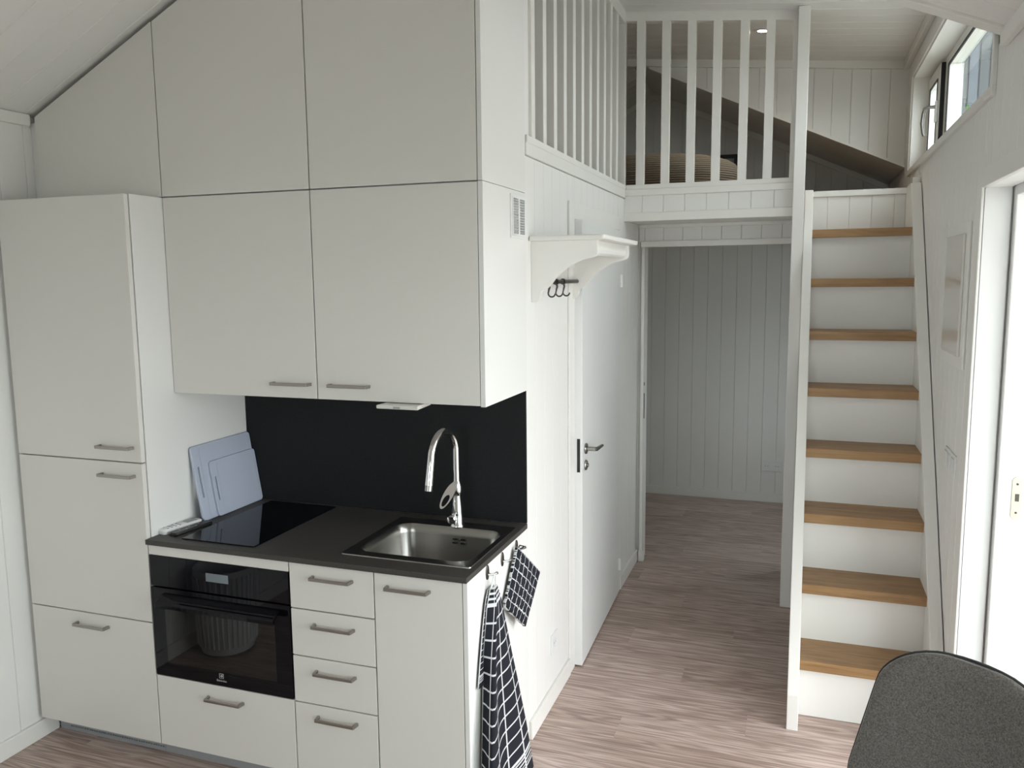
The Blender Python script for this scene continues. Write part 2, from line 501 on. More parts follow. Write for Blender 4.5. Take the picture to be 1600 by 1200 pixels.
# right wall: door opening, dormer window, bedroom window
DO = (-1.6, 0.92, 2.12)                                # y0, y1, top
WN = (0.87, 3.14, 2.42, 2.95)                           # dormer window
BD = (3.25, 3.80, 0.6, 1.55)                             # bedroom window
wr = MB()
X0, X1 = XR + 0.012, XR + 0.21
def rb(y0, y1, z0, z1): wr.box(X0, X1, y0, y1, z0, z1)
rb(YB - .2, DO[0], 0, 2.58); rb(DO[0], DO[1], DO[2], WN[2]); rb(DO[0], WN[0], WN[2], 2.58)
rb(DO[1], BD[0], 0, WN[2]); rb(WN[0] - .17, WN[0], WN[2], 3.2); rb(WN[0], WN[1], WN[3], 3.2); rb(WN[1], DF, WN[2], 3.2)
rb(BD[0], BD[1], 0, BD[2]); rb(BD[0], BD[1], BD[3], WN[2]); rb(BD[1], YF + .2, 0, WN[2]); rb(DF, YF + .2, WN[2], 2.53)
wr = struct(wr.build('wall_right', 'core'))
RU = dict(o=(XR, 0, 0), u=(0, 1, 0), v=(0, 0, 1), n=(-1, 0, 0), start=0.045)
for y0, y1, z0, z1 in ((YB, DO[0], 0, zN(XR)), (DO[0], DO[1], DO[2], WN[2]), (DO[0], WN[0], WN[2], zN(XR)),
                       (DO[1], YO, 0, WN[2]), (YO, BD[0], 0, 2.14), (BD[1], YF, 0, 2.14), (BD[0], BD[1], 0, BD[2]), (BD[0], BD[1], BD[3], 2.14),
                       (WN[0], WN[1], WN[3], zD(XR)), (WN[1], DF, WN[2], zD(XR)), (YO, YF, 2.29, WN[2])):
    boards(wr, [(y0, z0), (y1, z0), (y1, z1), (y0, z1)], **RU)
# crown strip between the dormer wall and its ceiling, eave strip of the near slope
struct(MB().box(XR - .03, XR, DN, DF, zD(XR) - .045, zD(XR) + .01).build('trim_1', 'trim', bevel=.004))
struct(MB().box(XR - .025, XR, YB, DN, zN(XR) - .04, zN(XR) + .008).build('trim_2', 'trim', bevel=.004))
# window lining (reveal) of the dormer window
rv = MB()
rv.box(XR - .004, X1 - .05, WN[0], WN[1], WN[3] - .012, WN[3])
rv.box(XR - .004, X1 - .05, WN[0], WN[1], WN[2], WN[2] + .012)
rv.box(XR - .004, X1 - .05, WN[1] - .012, WN[1], WN[2] + .012, WN[3] - .012)
rv.box(XR - .004, X1 - .05, WN[0], WN[0] + .012, WN[2] + .012, WN[3] - .012)
rv = struct(rv.build('trim_3', 'trim'))
ct = MB()                                               # narrow casing round it
ct.box(XR - .014, XR, WN[0] - .03, WN[1] + .03, WN[2] - .03, WN[2]); ct.box(XR - .014, XR, WN[0] - .03, WN[1] + .03, WN[3], WN[3] + .03)
ct.box(XR - .014, XR, WN[1], WN[1] + .03, WN[2], WN[3]); ct.box(XR - .014, XR, WN[0] - .03, WN[0], WN[2], WN[3])
struct(ct.build('trim_4', 'trim', bevel=.002))

# dormer window: a fixed pane beside a casement with a lever handle
y0, y1, z0, z1 = WN[0] + .012, WN[1] - .012, WN[2] + .012, WN[3] - .012
wf = MB()
fx0, fx1 = 2.89, 2.96
wf.box(fx0, fx1, y0, y1, z0, z0 + .05); wf.box(fx0, fx1, y0, y1, z1 - .05, z1)
wf.box(fx0, fx1, y0, y0 + .05, z0 + .05, z1 - .05); wf.box(fx0, fx1, y1 - .03, y1, z0 + .05, z1 - .05)
wf.box(fx0, fx1, 2.60, 2.69, z0 + .05, z1 - .05)
w2 = struct(wf.build('window_2', 'trim', bevel=.003))
box('pane', 2.922, 2.928, y0 + .05, 2.60, z0 + .05, z1 - .05, 'glass', w2)
gk = MB()
for a in ((y0 + .05, y0 + .062, z0 + .05, z1 - .05), (2.588, 2.60, z0 + .05, z1 - .05), (y0 + .05, 2.60, z0 + .05, z0 + .062), (y0 + .05, 2.60, z1 - .062, z1 - .05)):
    gk.box(2.8865, 2.8935, *a)
gk.build('gasket', 'rubber', w2)
sa = MB()
s0, s1 = 2.70, y1 - .004
sa.box(2.865, 2.93, s0, s0 + .065, z0 + .02, z1 - .02); sa.box(2.865, 2.93, s1 - .065, s1, z0 + .02, z1 - .02)
sa.box(2.865, 2.93, s0 + .065, s1 - .065, z0 + .02, z0 + .085); sa.box(2.865, 2.93, s0 + .065, s1 - .065, z1 - .085, z1 - .02)
sash = sa.build('casement', 'trim', w2, bevel=.003)
box('pane', 2.893, 2.899, s0 + .065, s1 - .065, z0 + .085, z1 - .085, 'glass', sash)
gk = MB()
for a in ((s0 + .065, s0 + .075, z0 + .085, z1 - .085), (s1 - .075, s1 - .065, z0 + .085, z1 - .085), (s0 + .065, s1 - .065, z1 - .095, z1 - .085)):
    gk.box(2.8625, 2.868, *a)
gk.box(2.87, 2.895, s0 - .012, s0, z0 + .02, z1 - .02)
gk.build('gasket', 'rubber', sash)
hd = MB().box(2.853, 2.866, 2.715, 2.745, 2.62, 2.73)
hd.tube([(2.86, 2.73, 2.70), (2.82, 2.73, 2.70), (2.805, 2.735, 2.695), (2.80, 2.74, 2.67), (2.795, 2.742, 2.62), (2.803, 2.742, 2.57), (2.81, 2.742, 2.555)], .009, 10)
hd.build('window_handle', 'steel', sash, smooth=True)

# terrace door: lining, frame with strike plate, fixed light and a door leaf folded open outside
cs = MB()
cs.box(XR - .014, XR, DO[1] - .02, DO[1] + .045, 0, DO[2] + .045); cs.box(XR - .014, XR, DO[0] - .045, DO[0] + .02, 0, DO[2] + .045)
cs.box(XR - .014, XR, DO[0] + .02, DO[1] - .02, DO[2] - .02, DO[2] + .045)
struct(cs.build('trim_5', 'trim', bevel=.003))
ln = MB()
ln.box(XR - .008, 2.868, DO[1] - .02, DO[1], 0, DO[2]); ln.box(XR - .008, 2.868, DO[0], DO[0] + .02, 0, DO[2])
ln.box(XR - .008, 2.868, DO[0] + .02, DO[1] - .02, DO[2] - .02, DO[2])
struct(ln.build('trim_6', 'door', bevel=.003))
dfm = MB()
dfm.box(2.874, 3.0, DO[1] - .05, DO[1], 0, DO[2]); dfm.box(2.874, 3.0, DO[0], DO[0] + .05, 0, DO[2])
dfm.box(2.874, 3.0, DO[0] + .05, DO[1] - .05, DO[2] - .05, DO[2]); dfm.box(2.874, 3.0, -.09, -.03, 0, DO[2] - .05)
dfm.box(2.874, 3.0, DO[0] + .05, DO[1] - .05, 0.0, 0.025)
d1 = struct(dfm.build('door_1', 'door', bevel=.004))
box('pane', 2.935, 2.943, DO[0] + .05, -.09, .025, DO[2] - .05, 'glass', d1)
sp = MB().prism([(2.918, 0.985), (2.928, 0.975), (2.938, 0.975), (2.948, 0.985), (2.948, 1.115), (2.938, 1.125), (2.928, 1.125), (2.918, 1.115)], 'y', DO[1] - .053, DO[1] - .049).build('strike_plate', 'brass', d1)
sk = MB().box(2.928, 2.940, DO[1] - .055, DO[1] - .052, 1.04, 1.066)
sk.lathe([(.004, -.0015), (.004, 0)], (2.933, DO[1] - .053, 1.10), 'y', 10); sk.lathe([(.004, -.0015), (.004, 0)], (2.933, DO[1] - .053, 1.0), 'y', 10)
sk.build('latch_hole', 'dark_metal', sp)
lf = MB()                                               # the open leaf stands outside, hinged at the mullion
lx0, lx1, ly = 3.01, 3.70, -.09
lf.box(lx0, lx0 + .1, ly, ly + .05, .03, 2.05); lf.box(lx1 - .1, lx1, ly, ly + .05, .03, 2.05)
lf.box(lx0 + .1, lx1 - .1, ly, ly + .05, .03, .16); lf.box(lx0 + .1, lx1 - .1, ly, ly + .05, 1.95, 2.05)
lf = lf.build('door_leaf', 'door', d1, bevel=.003)
box('pane', lx0 + .1, lx1 - .1, ly + .02, ly + .03, .16, 1.95, 'glass', lf)
MB().tube([(lx1 - .05, ly - .0, 1.03), (lx1 - .05, ly - .05, 1.03), (lx1 - .17, ly - .05, 1.03)], .009).build('door_handle', 'steel', lf, smooth=True)
window('window_3', 'x', BD[0], BD[1], BD[2], BD[3], 2.9, 2.96, .05)

# far gable wall of bedroom and loft
wg = MB().prism([(XL - .2, 0), (XR + .2, 0), (XR + .2, 2.45), (RX, RZ + .06), (XL - .2, 2.42)], 'y', YF + .012, YF + .2).build('wall_front', 'core')
struct(wg)
boards(wg, [(XL, 0), (XR, 0), (XR, 2.135), (XL, 2.135)], (0, YF, 0), (1, 0, 0), (0, 0, 1), (0, -1, 0), start=0.036, pitch=0.1125)
boards(wg, [(XL, 2.29), (XR, 2.29), (XR, zF(XR)), (RX, RZ), (XL, zL(XL))], (0, YF, 0), (1, 0, 0), (0, 0, 1), (0, -1, 0), start=0.036, pitch=0.1125)
struct(box('baseboard_front', XL, XR, YF - .015, YF, 0, .066, 'trim', bevel=.003))
struct(MB().prism([(XL, zL(XL) - .04), (RX, RZ - .05), (XR, zF(XR) - .04), (XR, zF(XR) + .01), (RX, RZ + .01), (XL, zL(XL) + .01)], 'y', YF - .02, YF).build('trim_7', 'trim'))

# wall behind the kitchen (up to the roof)
struct(MB().prism([(XL, 0), (XW - .012, 0), (XW - .012, zD(XW) - .005), (RX, RZ - .01), (XL, zL(XL) - .005)], 'y', YW, YW + .1).build('wall_kitchen', 'board'))

# bathroom wall facing the hall, with its door opening
BDO = (1.262, 2.215, 2.075)
wh = MB()
wh.box(1.14, XW - .012, YW + .1, BDO[0], 0, 2.29); wh.box(1.14, XW - .012, BDO[1], YO + .1, 0, 2.29); wh.box(1.14, XW - .012, BDO[0], BDO[1], BDO[2], 2.29)
wh = struct(wh.build('wall_hall', 'core'))
HU = dict(o=(XW, 0, 0), u=(0, 1, 0), v=(0, 0, 1), n=(1, 0, 0), start=YW, pitch=.1145, c=.0016)
for y0, y1, z0, z1 in ((YW, BDO[0], 0, 2.255), (BDO[1], YO, 0, 2.135), (BDO[0], BDO[1], BDO[2], 2.255), (BDO[1], YL, 2.135, 2.255)):
    boards(wh, [(y0, z0), (y1, z0), (y1, z1), (y0, z1)], **HU)
struct(MB().box(XW, XW + .014, YW + .004, BDO[0] - .08, 0, .078).build('baseboard_hall', 'trim', bevel=.003))
struct(MB().box(XW, XW + .014, BDO[1] + .07, YO - .004, 0, .078).build('baseboard_passage', 'trim', bevel=.003))
bc = MB()
bc.box(XW, XW + .010, BDO[0] - .08, BDO[0] + .004, 0, BDO[2] + .07); bc.box(XW, XW + .010, BDO[1] - .004, BDO[1] + .07, 0, BDO[2] + .07)
bc.box(XW, XW + .010, BDO[0] + .004, BDO[1] - .004, BDO[2] - .004, BDO[2] + .07)
struct(bc.build('trim_8', 'trim', bevel=.003))
# bathroom door, standing slightly ajar
ang = math.radians(1.7)
d2 = bpy.data.objects.new('door_2', None); COL.objects.link(d2); struct(d2)
d2.location = (XW + .016, BDO[1] - .006, 0); d2.rotation_euler = (0, 0, ang)
W_ = BDO[1] - BDO[0] - .012                              # local: leaf runs along -y, outer face at x=0
box('leaf', -.04, 0, -W_, 0, .008, BDO[2] - .006, 'door', d2, bevel=.002)
box('lock_case', -.024, -.010, -W_ - .0012, -W_ + .004, .935, 1.09, 'black', d2)
hm = MB().lathe([(.024, 0), (.026, .004), (.024, .009), (.010, .010), (.010, .05)], (0, -W_ + .06, 1.035), 'x', 20)
hm.tube([(.045, -W_ + .06, 1.035), (.052, -W_ + .07, 1.033), (.052, -W_ + .12, 1.03), (.055, -W_ + .185, 1.028)], [.0095, .0095, .009, .007], 10)
hm.build('door_handle', 'steel', d2, smooth=True)
MB().lathe([(.022, 0), (.025, .004), (.022, .009), (.009, .010), (.009, .016)], (0, -W_ + .06, .958), 'x', 20).build('lock_rosette', 'steel', d2, smooth=True)
for hz in (1.797, .18):
    hg = MB(); hg.tube([(.006, .004, hz - .035), (.006, .004, hz + .035)], .007, 8); hg.box(-.002, .003, -.014, .018, hz - .033, hz + .033)
    hg.build('hinge', 'trim', d2)

# ------------------------------------------------------------------ ceiling
ce = MB()
th = .12
ce.prism([(XL - .25, zL(XL - .25)), (RX, zL(RX)), (RX, zL(RX) + th), (XL - .25, zL(XL - .25) + th)], 'y', YB - .2, YF + .2)
ce.prism([(RX, RZ + .012), (XR + .25, zN(XR + .25) + .012), (XR + .25, zN(XR + .25) + th), (RX, RZ + th)], 'y', YB - .2, DN)
ce.prism([(RX, RZ + .012), (XR + .25, zF(XR + .25) + .012), (XR + .25, zF(XR + .25) + th), (RX, RZ + th)], 'y', DF + .02, YF + .2)
ce.prism([(RX - .02, RZ + .012), (XR + .25, zD(XR + .25) + .012), (XR + .25, zD(XR + .25) + th), (RX - .02, RZ + th)], 'y', DN, DF)
for v in range(8): ce.v[v] = (ce.v[v][0], ce.v[v][1], ce.v[v][2] + .012)
ce = struct(ce.build('ceiling', 'core'))
def slope_boards(p0, p1, y0, y1, start):
    """boards that run from the eave p0 up to p1 (x, z), laid side by side along y"""
    d = Vector((p1[0] - p0[0], 0, p1[1] - p0[1])); Ln = d.length; d.normalize()
    n = Vector((d.z, 0, -d.x))
    if n.z > 0: n = -n
    boards(ce, [(y0, 0), (y1, 0), (y1, Ln), (y0, Ln)], (p0[0], 0, p0[1]), (0, 1, 0), d, n, start=start, pitch=.1165)
slope_boards((XL, zL(XL)), (RX, zL(RX)), YB, YF, -.075)
slope_boards((XR, zN(XR)), (RX, RZ), YB, DN, -.075)
slope_boards((XR, zF(XR)), (RX, RZ), DF, YF, -.075)
slope_boards((XR, zD(XR)), (RX, RZ), DN, DF, -.075)
# dormer cheeks
ck = MB().prism([(RX, RZ + .02), (XR, zF(XR)), (XR + .2, zF(XR)), (XR + .2, zD(XR) + .1)], 'y', DF + .012, DF + .1)
ck = struct(ck.build('wall_dormer', 'core'))
boards(ck, [(RX + .02, RZ - .004), (XR, zF(XR)), (XR, zD(XR))], (0, DF, 0), (1, 0, 0), (0, 0, 1), (0, -1, 0), start=2.245, pitch=.111)
ck2 = MB().prism([(RX, RZ + .02), (XR, zN(XR)), (XR + .2, zN(XR)), (XR + .2, zD(XR) + .1)], 'y', DN - .1, DN)
struct(ck2.build('wall_cheek', 'board'))
struct(MB().prism([(RX, RZ - .045), (XR, zD(XR) - .045), (XR, zD(XR) + .01), (RX, RZ + .01)], 'y', DF - .025, DF).build('trim_9', 'trim'))
struct(MB().prism([(RX + .05, zN(RX + .05) - .012), (XR, zN(XR) - .012), (XR, zN(XR) + .045), (RX + .05, zN(RX + .05) + .045)], 'y', DN - .045, DN + .02).build('trim_10', 'trim', bevel=.003))
struct(MB().prism([(RX + .15, zF(RX + .15) - .005), (XR, zF(XR) - .005), (XR, zF(XR) + .012), (RX + .15, zF(RX + .15) + .012)], 'y', DF - .012, DF + .03).build('trim_11', 'trim'))

# ------------------------------------------------------------------ loft: deck, fascia, opening wall
lo_ = MB()
lo_.box(XL, XW - .012, YW + .1, YF, 2.14, 2.288); lo_.box(XW - .012, 2.158, YL + .012, YF, 2.14, 2.288); lo_.box(2.158, XR, 2.765, YF, 2.14, 2.288)
lo_ = struct(lo_.build('floor_loft', 'loftfloor'))
sf = MB(); sf.box(XW, 2.158, YL, YF, 2.135, 2.1405); sf.box(XL, 1.14, YO, YF, 2.135, 2.1405); sf.box(2.158, XR, 2.765, YF, 2.135, 2.1405)
struct(sf.build('ceiling_bedroom', 'trim'))
fa = struct(box('wall_loft', XW, 2.158, YL + .002, YL + .012, 2.14, 2.29, 'core'))
boards(fa, [(XW, 2.172), (2.158, 2.172), (2.158, 2.276), (XW, 2.276)], (0, YL - .006, 0), (1, 0, 0), (0, 0, 1), (0, -1, 0), start=1.357 - .1172, pitch=.1172, t=.01)
struct(box('trim_12', XW - .002, 2.158, YL - .018, YL + .012, 2.268, 2.305, 'trim', bevel=.004))
struct(box('trim_13', XW - .002, 2.158, YL - .014, YL + .012, 2.128, 2.177, 'trim', bevel=.004))
struct(box('trim_14', XW - .10, XW + .008, YW + .002, YL - .018, 2.258, 2.305, 'trim', bevel=.004))

wo = MB()
wo.box(XW - .012, 1.290, YO + .012, YO + .1, 0, 2.14); wo.box(2.158, XR, YO + .012, YO + .1, 0, 2.14); wo.box(1.296, 2.158, YO + .012, YO + .1, 2.005, 2.14)
wo.box(XL, 1.14, YO + .012, YO + .1, 0, 2.14)
wo = struct(wo.build('wall_passage', 'core'))
boards(wo, [(XW, 2.03), (2.158, 2.03), (2.158, 2.12), (XW, 2.12)], (0, YO, 0), (1, 0, 0), (0, 0, 1), (0, -1, 0), start=1.409 - .1146, pitch=.1146)
boards(wo, [(2.158, 0), (XR, 0), (XR, 2.13), (2.158, 2.13)], (0, YO, 0), (1, 0, 0), (0, 0, 1), (0, -1, 0), start=1.409, pitch=.1146)
struct(box('trim_15', XW, 2.158, YO - .02, YO, 2.115, 2.136, 'trim', bevel=.004))
struct(box('trim_16', XW + .015, 2.158, YO - .012, YO + .012, 2.0, 2.036, 'trim', bevel=.003))
jm = MB(); jm.box(XW + .02, 1.296, YO - .012, YO + .112, 0, 2.0)
jm = struct(jm.build('trim_17', 'trim', bevel=.003))
struct(box('baseboard_jamb', XW + .018, 1.308, YO - .022, YO + .02, 0, .075, 'trim', bevel=.003))
lp = MB(); lp.box(1.2955, 1.2975, YO + .005, YO + .03, .93, 1.09); lp.box(1.2955, 1.2975, YO + .005, YO + .03, 1.14, 1.16)
tag(lp.build('latch_plate', 'dark_metal'), 'dark latch plate let into the bedroom opening jamb', 'latch')

# corner post
tag(box('post', 2.156, 2.213, YL - .083, YL + .004, 0, zD(2.158) - .004, 'trim', bevel=.003), 'tall white square post beside the stairs, floor to ceiling', 'post')

# balustrades
bal = thing('balustrade', 'white loft balustrade above the bedroom opening, full height bars', 'railing', (1.7, YL, 2.305))
bt = lambda x: 3.258 - .1 * (x - 1.231)
box('bottom_rail', XW + .010, 2.158, YL - .01, YL + .035, 2.304, 2.330, 'trim', bal, .002)
MB().prism([(XW + .002, bt(1.258) - .045), (2.158, bt(2.158) - .045), (2.158, bt(2.158) + .012), (XW + .002, bt(1.258) + .012)], 'y', YL - .01, YL + .035).build('top_rail', 'trim', bal)
for a, b in ((1.321, 1.361), (1.456, 1.502), (1.592, 1.640), (1.728, 1.774), (1.869, 1.912), (1.997, 2.045), (2.132, 2.158)):
    c = (a + b) / 2; h = .0225
    if b > 2.15: c, h = 2.145, .013
    box('baluster', c - h, c + h, YL - .008, YL + .03, 2.329, bt(c) - .04, 'trim', bal, .002)
bal2 = thing('balustrade', 'white loft balustrade above the bathroom wall, beside the tall cabinets', 'railing', (XW, 1.45, 2.305))
box('bottom_rail', XW - .06, XW + .008, YW + .01, YL + .03, 2.304, 2.330, 'trim', bal2, .002)
box('top_rail', XW - .055, XW + .003, YW + .01, YL - .012, 3.195, 3.262, 'trim', bal2, .002)
for k in range(11):
    c = .716 + .1463 * k
    box('baluster', XW - .045, XW, c - .0215, c + .0215, 2.329, 3.197, 'trim', bal2, .002)
box('baluster', XW - .045, XW, YL - .015, YL + .03, 2.329, 3.23, 'trim', bal2, .002)

# ------------------------------------------------------------------ stairs
st = thing('staircase', 'steep white loft staircase with oak treads and closed risers', 'stairs', (2.5, 1.0, 0))
SX0, SX1, SH, SG, S0 = 2.258, 2.737, .257, .185, .917
for n in range(1, 9):
    yf = S0 + SG * n; z = SH * n
    d = .228 if n < 8 else .35
    t = box('tread', SX0 - .004, SX1 + .004, yf, yf + d, z - .042, z, 'oak', st, .0025)
    zb = SH * (n - 1)
    box('riser', SX0 - .004, SX1 + .004, yf + .04, yf + .058, zb + (.0 if n > 1 else .002), z - .041, 'trim', st)
for x0, x1, top in ((2.214, SX0, 2.276), (SX1, 2.786, 2.292)):
    ly = lambda z: .9016 + .72 * z
    MB().prism([(1.006, 0), (1.006, .15), (ly(top), top), (2.76, top), (2.76, 2.10), (1.30, 0)], 'x', x0, x1).build('stringer', 'trim', st, bevel=.003)
ap = box('apron', SX0, SX1, 2.752, 2.764, 2.06, 2.256, 'core', st)
boards(ap, [(SX0, 2.06), (SX1, 2.06), (SX1, 2.26), (SX0, 2.26)], (0, 2.748, 0), (1, 0, 0), (0, 0, 1), (0, -1, 0), start=2.336 - .1145, pitch=.1145, t=.006)
box('cap', SX0 - .002, SX1 + .002, 2.735, 2.765, 2.254, 2.286, 'trim', st, .002)
box('wall_strip', SX1 + .012, XR - .004, 2.60, 2.62, 2.28, 2.325, 'trim', st, .002)

# ------------------------------------------------------------------ kitchen
def handle(door, cx, z, yf, w=.16):
    m = MB(); h = .0055; o = .030; t = .0065
    L_ = [(-w / 2, 0), (-w / 2 + .004, -o), (w / 2 - .004, -o), (w / 2, 0)]
    I_ = [(-w / 2 + .010, 0), (-w / 2 + .013, -o + t), (w / 2 - .013, -o + t), (w / 2 - .010, 0)]
    for i in range(3):
        q = [L_[i], L_[i + 1], I_[i + 1], I_[i]]
        m.prism([(cx + a, yf + b) for a, b in q], 'z', z - h, z + h)
    return m.build('handle', 'nickel', door, bevel=.0012, seg=1)

G = .0022  # half gap between fronts
def front(name, par, x0, x1, z0, z1, yf=0.0, mat='front'):
    return box(name, x0 + G, x1 - G, yf, yf + .019, z0 + G, z1 - G, mat, par, .0012)

ZT = 2.121
ft = thing('fridge_cabinet', 'tall white fridge cabinet with three plain fronts against the left wall', 'cabinet', (-.3, .3, 0))
box('body', -.600, -.0175, .021, .590, .086, ZT - .002, 'side', ft)
box('side_panel', -.017, 0, .0225, .592, .086, ZT - .001, 'side', ft, .001)
box('top_panel', -.600, -.0175, .021, .59, ZT - .018, ZT - .001, 'side', ft)
box('filler', XL + .001, -.6005, .022, .04, .088, ZT, 'side', ft)
for z0, z1, hz, hx in ((1.167, ZT, 1.222, -.112), (.567, 1.167, 1.117, -.112), (.091, .567, .522, -.288)):
    d = front('door' if z0 > .5 else 'drawer', ft, -.598, -.0005, z0, z1)
    handle(d, hx, hz, 0)

YU = .179
def sloped_front(par, x0, x1, z0):
    top = [(x1 - G, min(zL(x1), zD(x1)) - .022)]
    if x0 < RX < x1: top.append((RX, RZ - .03))
    top.append((x0 + G, min(zL(x0), zD(x0)) - .022))
    return MB().prism([(x0 + G, z0 + G), (x1 - G, z0 + G)] + top, 'y', YU, YU + .019).build('door', 'front', par, bevel=.0012)
def sloped_body(par, x0, x1, z0):
    top = [(x1, min(zL(x1), zD(x1)) - .05)]
    if x0 < RX < x1: top.append((RX, RZ - .06))
    top.append((x0, min(zL(x0), zD(x0)) - .05))
    MB().prism([(x0 + .001, z0 + .001), (x1 - .001, z0 + .001)] + top, 'y', YU + .021, .594).build('body', 'side', par)
t1 = thing('roof_cabinet', 'white wall cabinet above the fridge, cut to the sloping ceiling', 'cabinet', (-.3, .4, ZT))
sloped_body(t1, -.598, 0, ZT); sloped_front(t1, -.587, 0, ZT)
box('filler', XL + .001, -.590, YU + .012, YU + .024, ZT + .002, zL(-.61) - .03, 'side', t1)
t2 = thing('roof_cabinet', 'white high cabinet cut to the slope, beside the one over the fridge', 'cabinet', (.3, .4, ZT))
sloped_body(t2, 0, .626, ZT); sloped_front(t2, 0, .626, ZT)
t3 = thing('roof_cabinet', 'white high cabinet next to the loft balustrade, reaching the ridge', 'cabinet', (.93, .4, ZT))
sloped_body(t3, .626, 1.2415, ZT); sloped_front(t3, .626, 1.2415, ZT)
box('end_panel', 1.242, 1.258, YU, YW - .0005, ZT + .001, 3.235, 'side', t3, .001)
ZB = 1.399
u1 = thing('wall_cabinet', 'white wall cabinet over the cooktop, handle at its lower right', 'cabinet', (.3, .4, ZB))
box('body', .001, .625, YU + .021, .594, ZB, ZT - .001, 'side', u1)
handle(front('door', u1, 0, .626, ZB, ZT, YU), .524, 1.452, YU)
u2 = thing('wall_cabinet', 'white wall cabinet over the sink, handle at its lower left', 'cabinet', (.93, .4, ZB))
box('body', .627, 1.2415, YU + .021, .594, ZB, ZT - .001, 'side', u2)
handle(front('door', u2, .626, 1.2415, ZB, ZT, YU), .757, 1.452, YU)
MB().box(1.242, 1.258, YU, .456, ZB - .001, ZT - .001).box(1.242, 1.258, .576, YW - .0005, ZB - .001, ZT - .001).box(1.242, 1.258, .456, .576, ZB - .001, 1.970).box(1.242, 1.258, .456, .576, 2.092, ZT - .001).build('end_panel', 'side', u2)
vg = thing('vent_grille', 'small white louvred vent on the end panel of the high cabinets', 'vent', (1.258, .515, 1.953))
MB().box(1.2575, 1.262, .436, .456, 1.955, 2.105).box(1.2575, 1.262, .576, .594, 1.955, 2.105).box(1.2575, 1.262, .456, .576, 1.955, 1.970).box(1.2575, 1.262, .456, .576, 2.092, 2.105).build('plate', 'white_plastic', vg)
MB().box(1.2618, 1.2650, .448, .456, 1.962, 2.098).box(1.2618, 1.2650, .576, .584, 1.962, 2.098).box(1.2618, 1.2650, .456, .576, 1.962, 1.970).box(1.2618, 1.2650, .456, .576, 2.092, 2.098).box(1.258, 1.2655, .508, .523, 1.970, 2.092).build('frame', 'white_plastic', vg)
for k in range(13):
    z = 1.974 + k * .0092
    for a, b in ((.456, .508), (.523, .576)):
        MB().add([(1.2590, a, z), (1.2590, b, z), (1.2670, b, z + .003), (1.2670, a, z + .003), (1.2590, a, z + .0042), (1.2590, b, z + .0042)],
                 [(0, 1, 2, 3), (3, 2, 5, 4), (0, 3, 4), (1, 5, 2)]).build('louvre', 'white_plastic', vg)

# base units
ZC = .869
oc = thing('oven_cabinet', 'white base cabinet holding the oven, one drawer below it', 'cabinet', (.3, .3, 0))
MB().box(.001, .016, .021, .59, .088, ZC - .001).box(.584, .599, .021, .59, .088, ZC - .001).box(.016, .584, .021, .59, .088, .36).box(.016, .584, .57, .59, .36, ZC - .001).build('body', 'side', oc)
box('filler_strip', G, .6 - G, .0, .019, .8305, ZC - .003, 'front', oc, .001)
handle(front('drawer', oc, 0, .6, .091, .369), .309, .318, 0)
dc = thing('drawer_cabinet', 'narrow white base cabinet with four drawers beside the oven', 'cabinet', (.763, .3, 0))
box('body', .601, .925, .021, .59, .088, .70, 'side', dc)
for z0, z1, hz in ((.704, ZC - .002, .824), (.535, .704, .655), (.365, .535, .488), (.091, .365, .322)):
    handle(front('drawer', dc, .6, .926, z0, z1), .771, hz, 0)
skc = thing('sink_cabinet', 'white base cabinet under the sink with one tall door', 'cabinet', (1.08, .3, 0))
box('body', .927, 1.2415, .021, .59, .088, .70, 'side', skc)
handle(front('door', skc, .926, 1.2415, .091, ZC - .002), 1.052, .823, 0)
box('end_panel', 1.242, 1.258, 0, YW - .0005, 0, ZC - .001, 'side', skc, .001)
pm_ = MB().box(-.6, -.062, .086, .102, 0, .015).box(-.6, -.062, .086, .102, .022, .084).box(-.6, -.545, .086, .102, .015, .022)
for k in range(40):
    x = -.545 + k * .0120
    pm_.box(x + .0078, x + .012 if k < 39 else -.062, .086, .102, .015, .022)
tag(pm_.build('plinth', 'plinth'), 'grey plinth strip under the fridge cabinet with ventilation slots', 'plinth')
tag(box('plinth', -.061, 1.2415, .086, .102, 0, .084, 'plinth'), 'long grey plinth strip under the oven and drawer cabinets', 'plinth')

# worktop with a cut-out for the sink
def rrect(x0, x1, y0, y1, r, z, n=6):
    pts = []
    for cx, cy, a0 in ((x1 - r, y1 - r, 0), (x0 + r, y1 - r, 90), (x0 + r, y0 + r, 180), (x1 - r, y0 + r, 270)):
        for k in range(n + 1):
            a = math.radians(a0 + 90 * k / n); pts.append((cx + r * math.cos(a), cy + r * math.sin(a), z))
    return pts
ZW = .888
xs = [.0, .79, 1.225, 1.2605]; ys = [-.012, .105, .47, .5935]
wt = MB()
def wq(i, j): return not (i == 1 and j == 1)
vs = {}
for k, z in enumerate((ZC, ZW)):
    for i, x in enumerate(xs):
        for j, yy in enumerate(ys):
            xx = x
            vs[i, j, k] = len(wt.v); wt.v.append((xx, yy, z))
for i in range(3):
    for j in range(3):
        if not wq(i, j): continue
        wt.f.append((vs[i, j, 1], vs[i + 1, j, 1], vs[i + 1, j + 1, 1], vs[i, j + 1, 1]))
        wt.f.append((vs[i, j, 0], vs[i, j + 1, 0], vs[i + 1, j + 1, 0], vs[i + 1, j, 0]))
        for (a, b, di, dj) in (((i, j), (i + 1, j), 0, -1), ((i + 1, j), (i + 1, j + 1), 1, 0), ((i + 1, j + 1), (i, j + 1), 0, 1), ((i, j + 1), (i, j), -1, 0)):
            ni, nj = i + di, j + dj
            if not (0 <= ni < 3 and 0 <= nj < 3) or not wq(ni, nj):
                wt.f.append((vs[a[0], a[1], 0], vs[b[0], b[1], 0], vs[b[0], b[1], 1], vs[a[0], a[1], 1]))
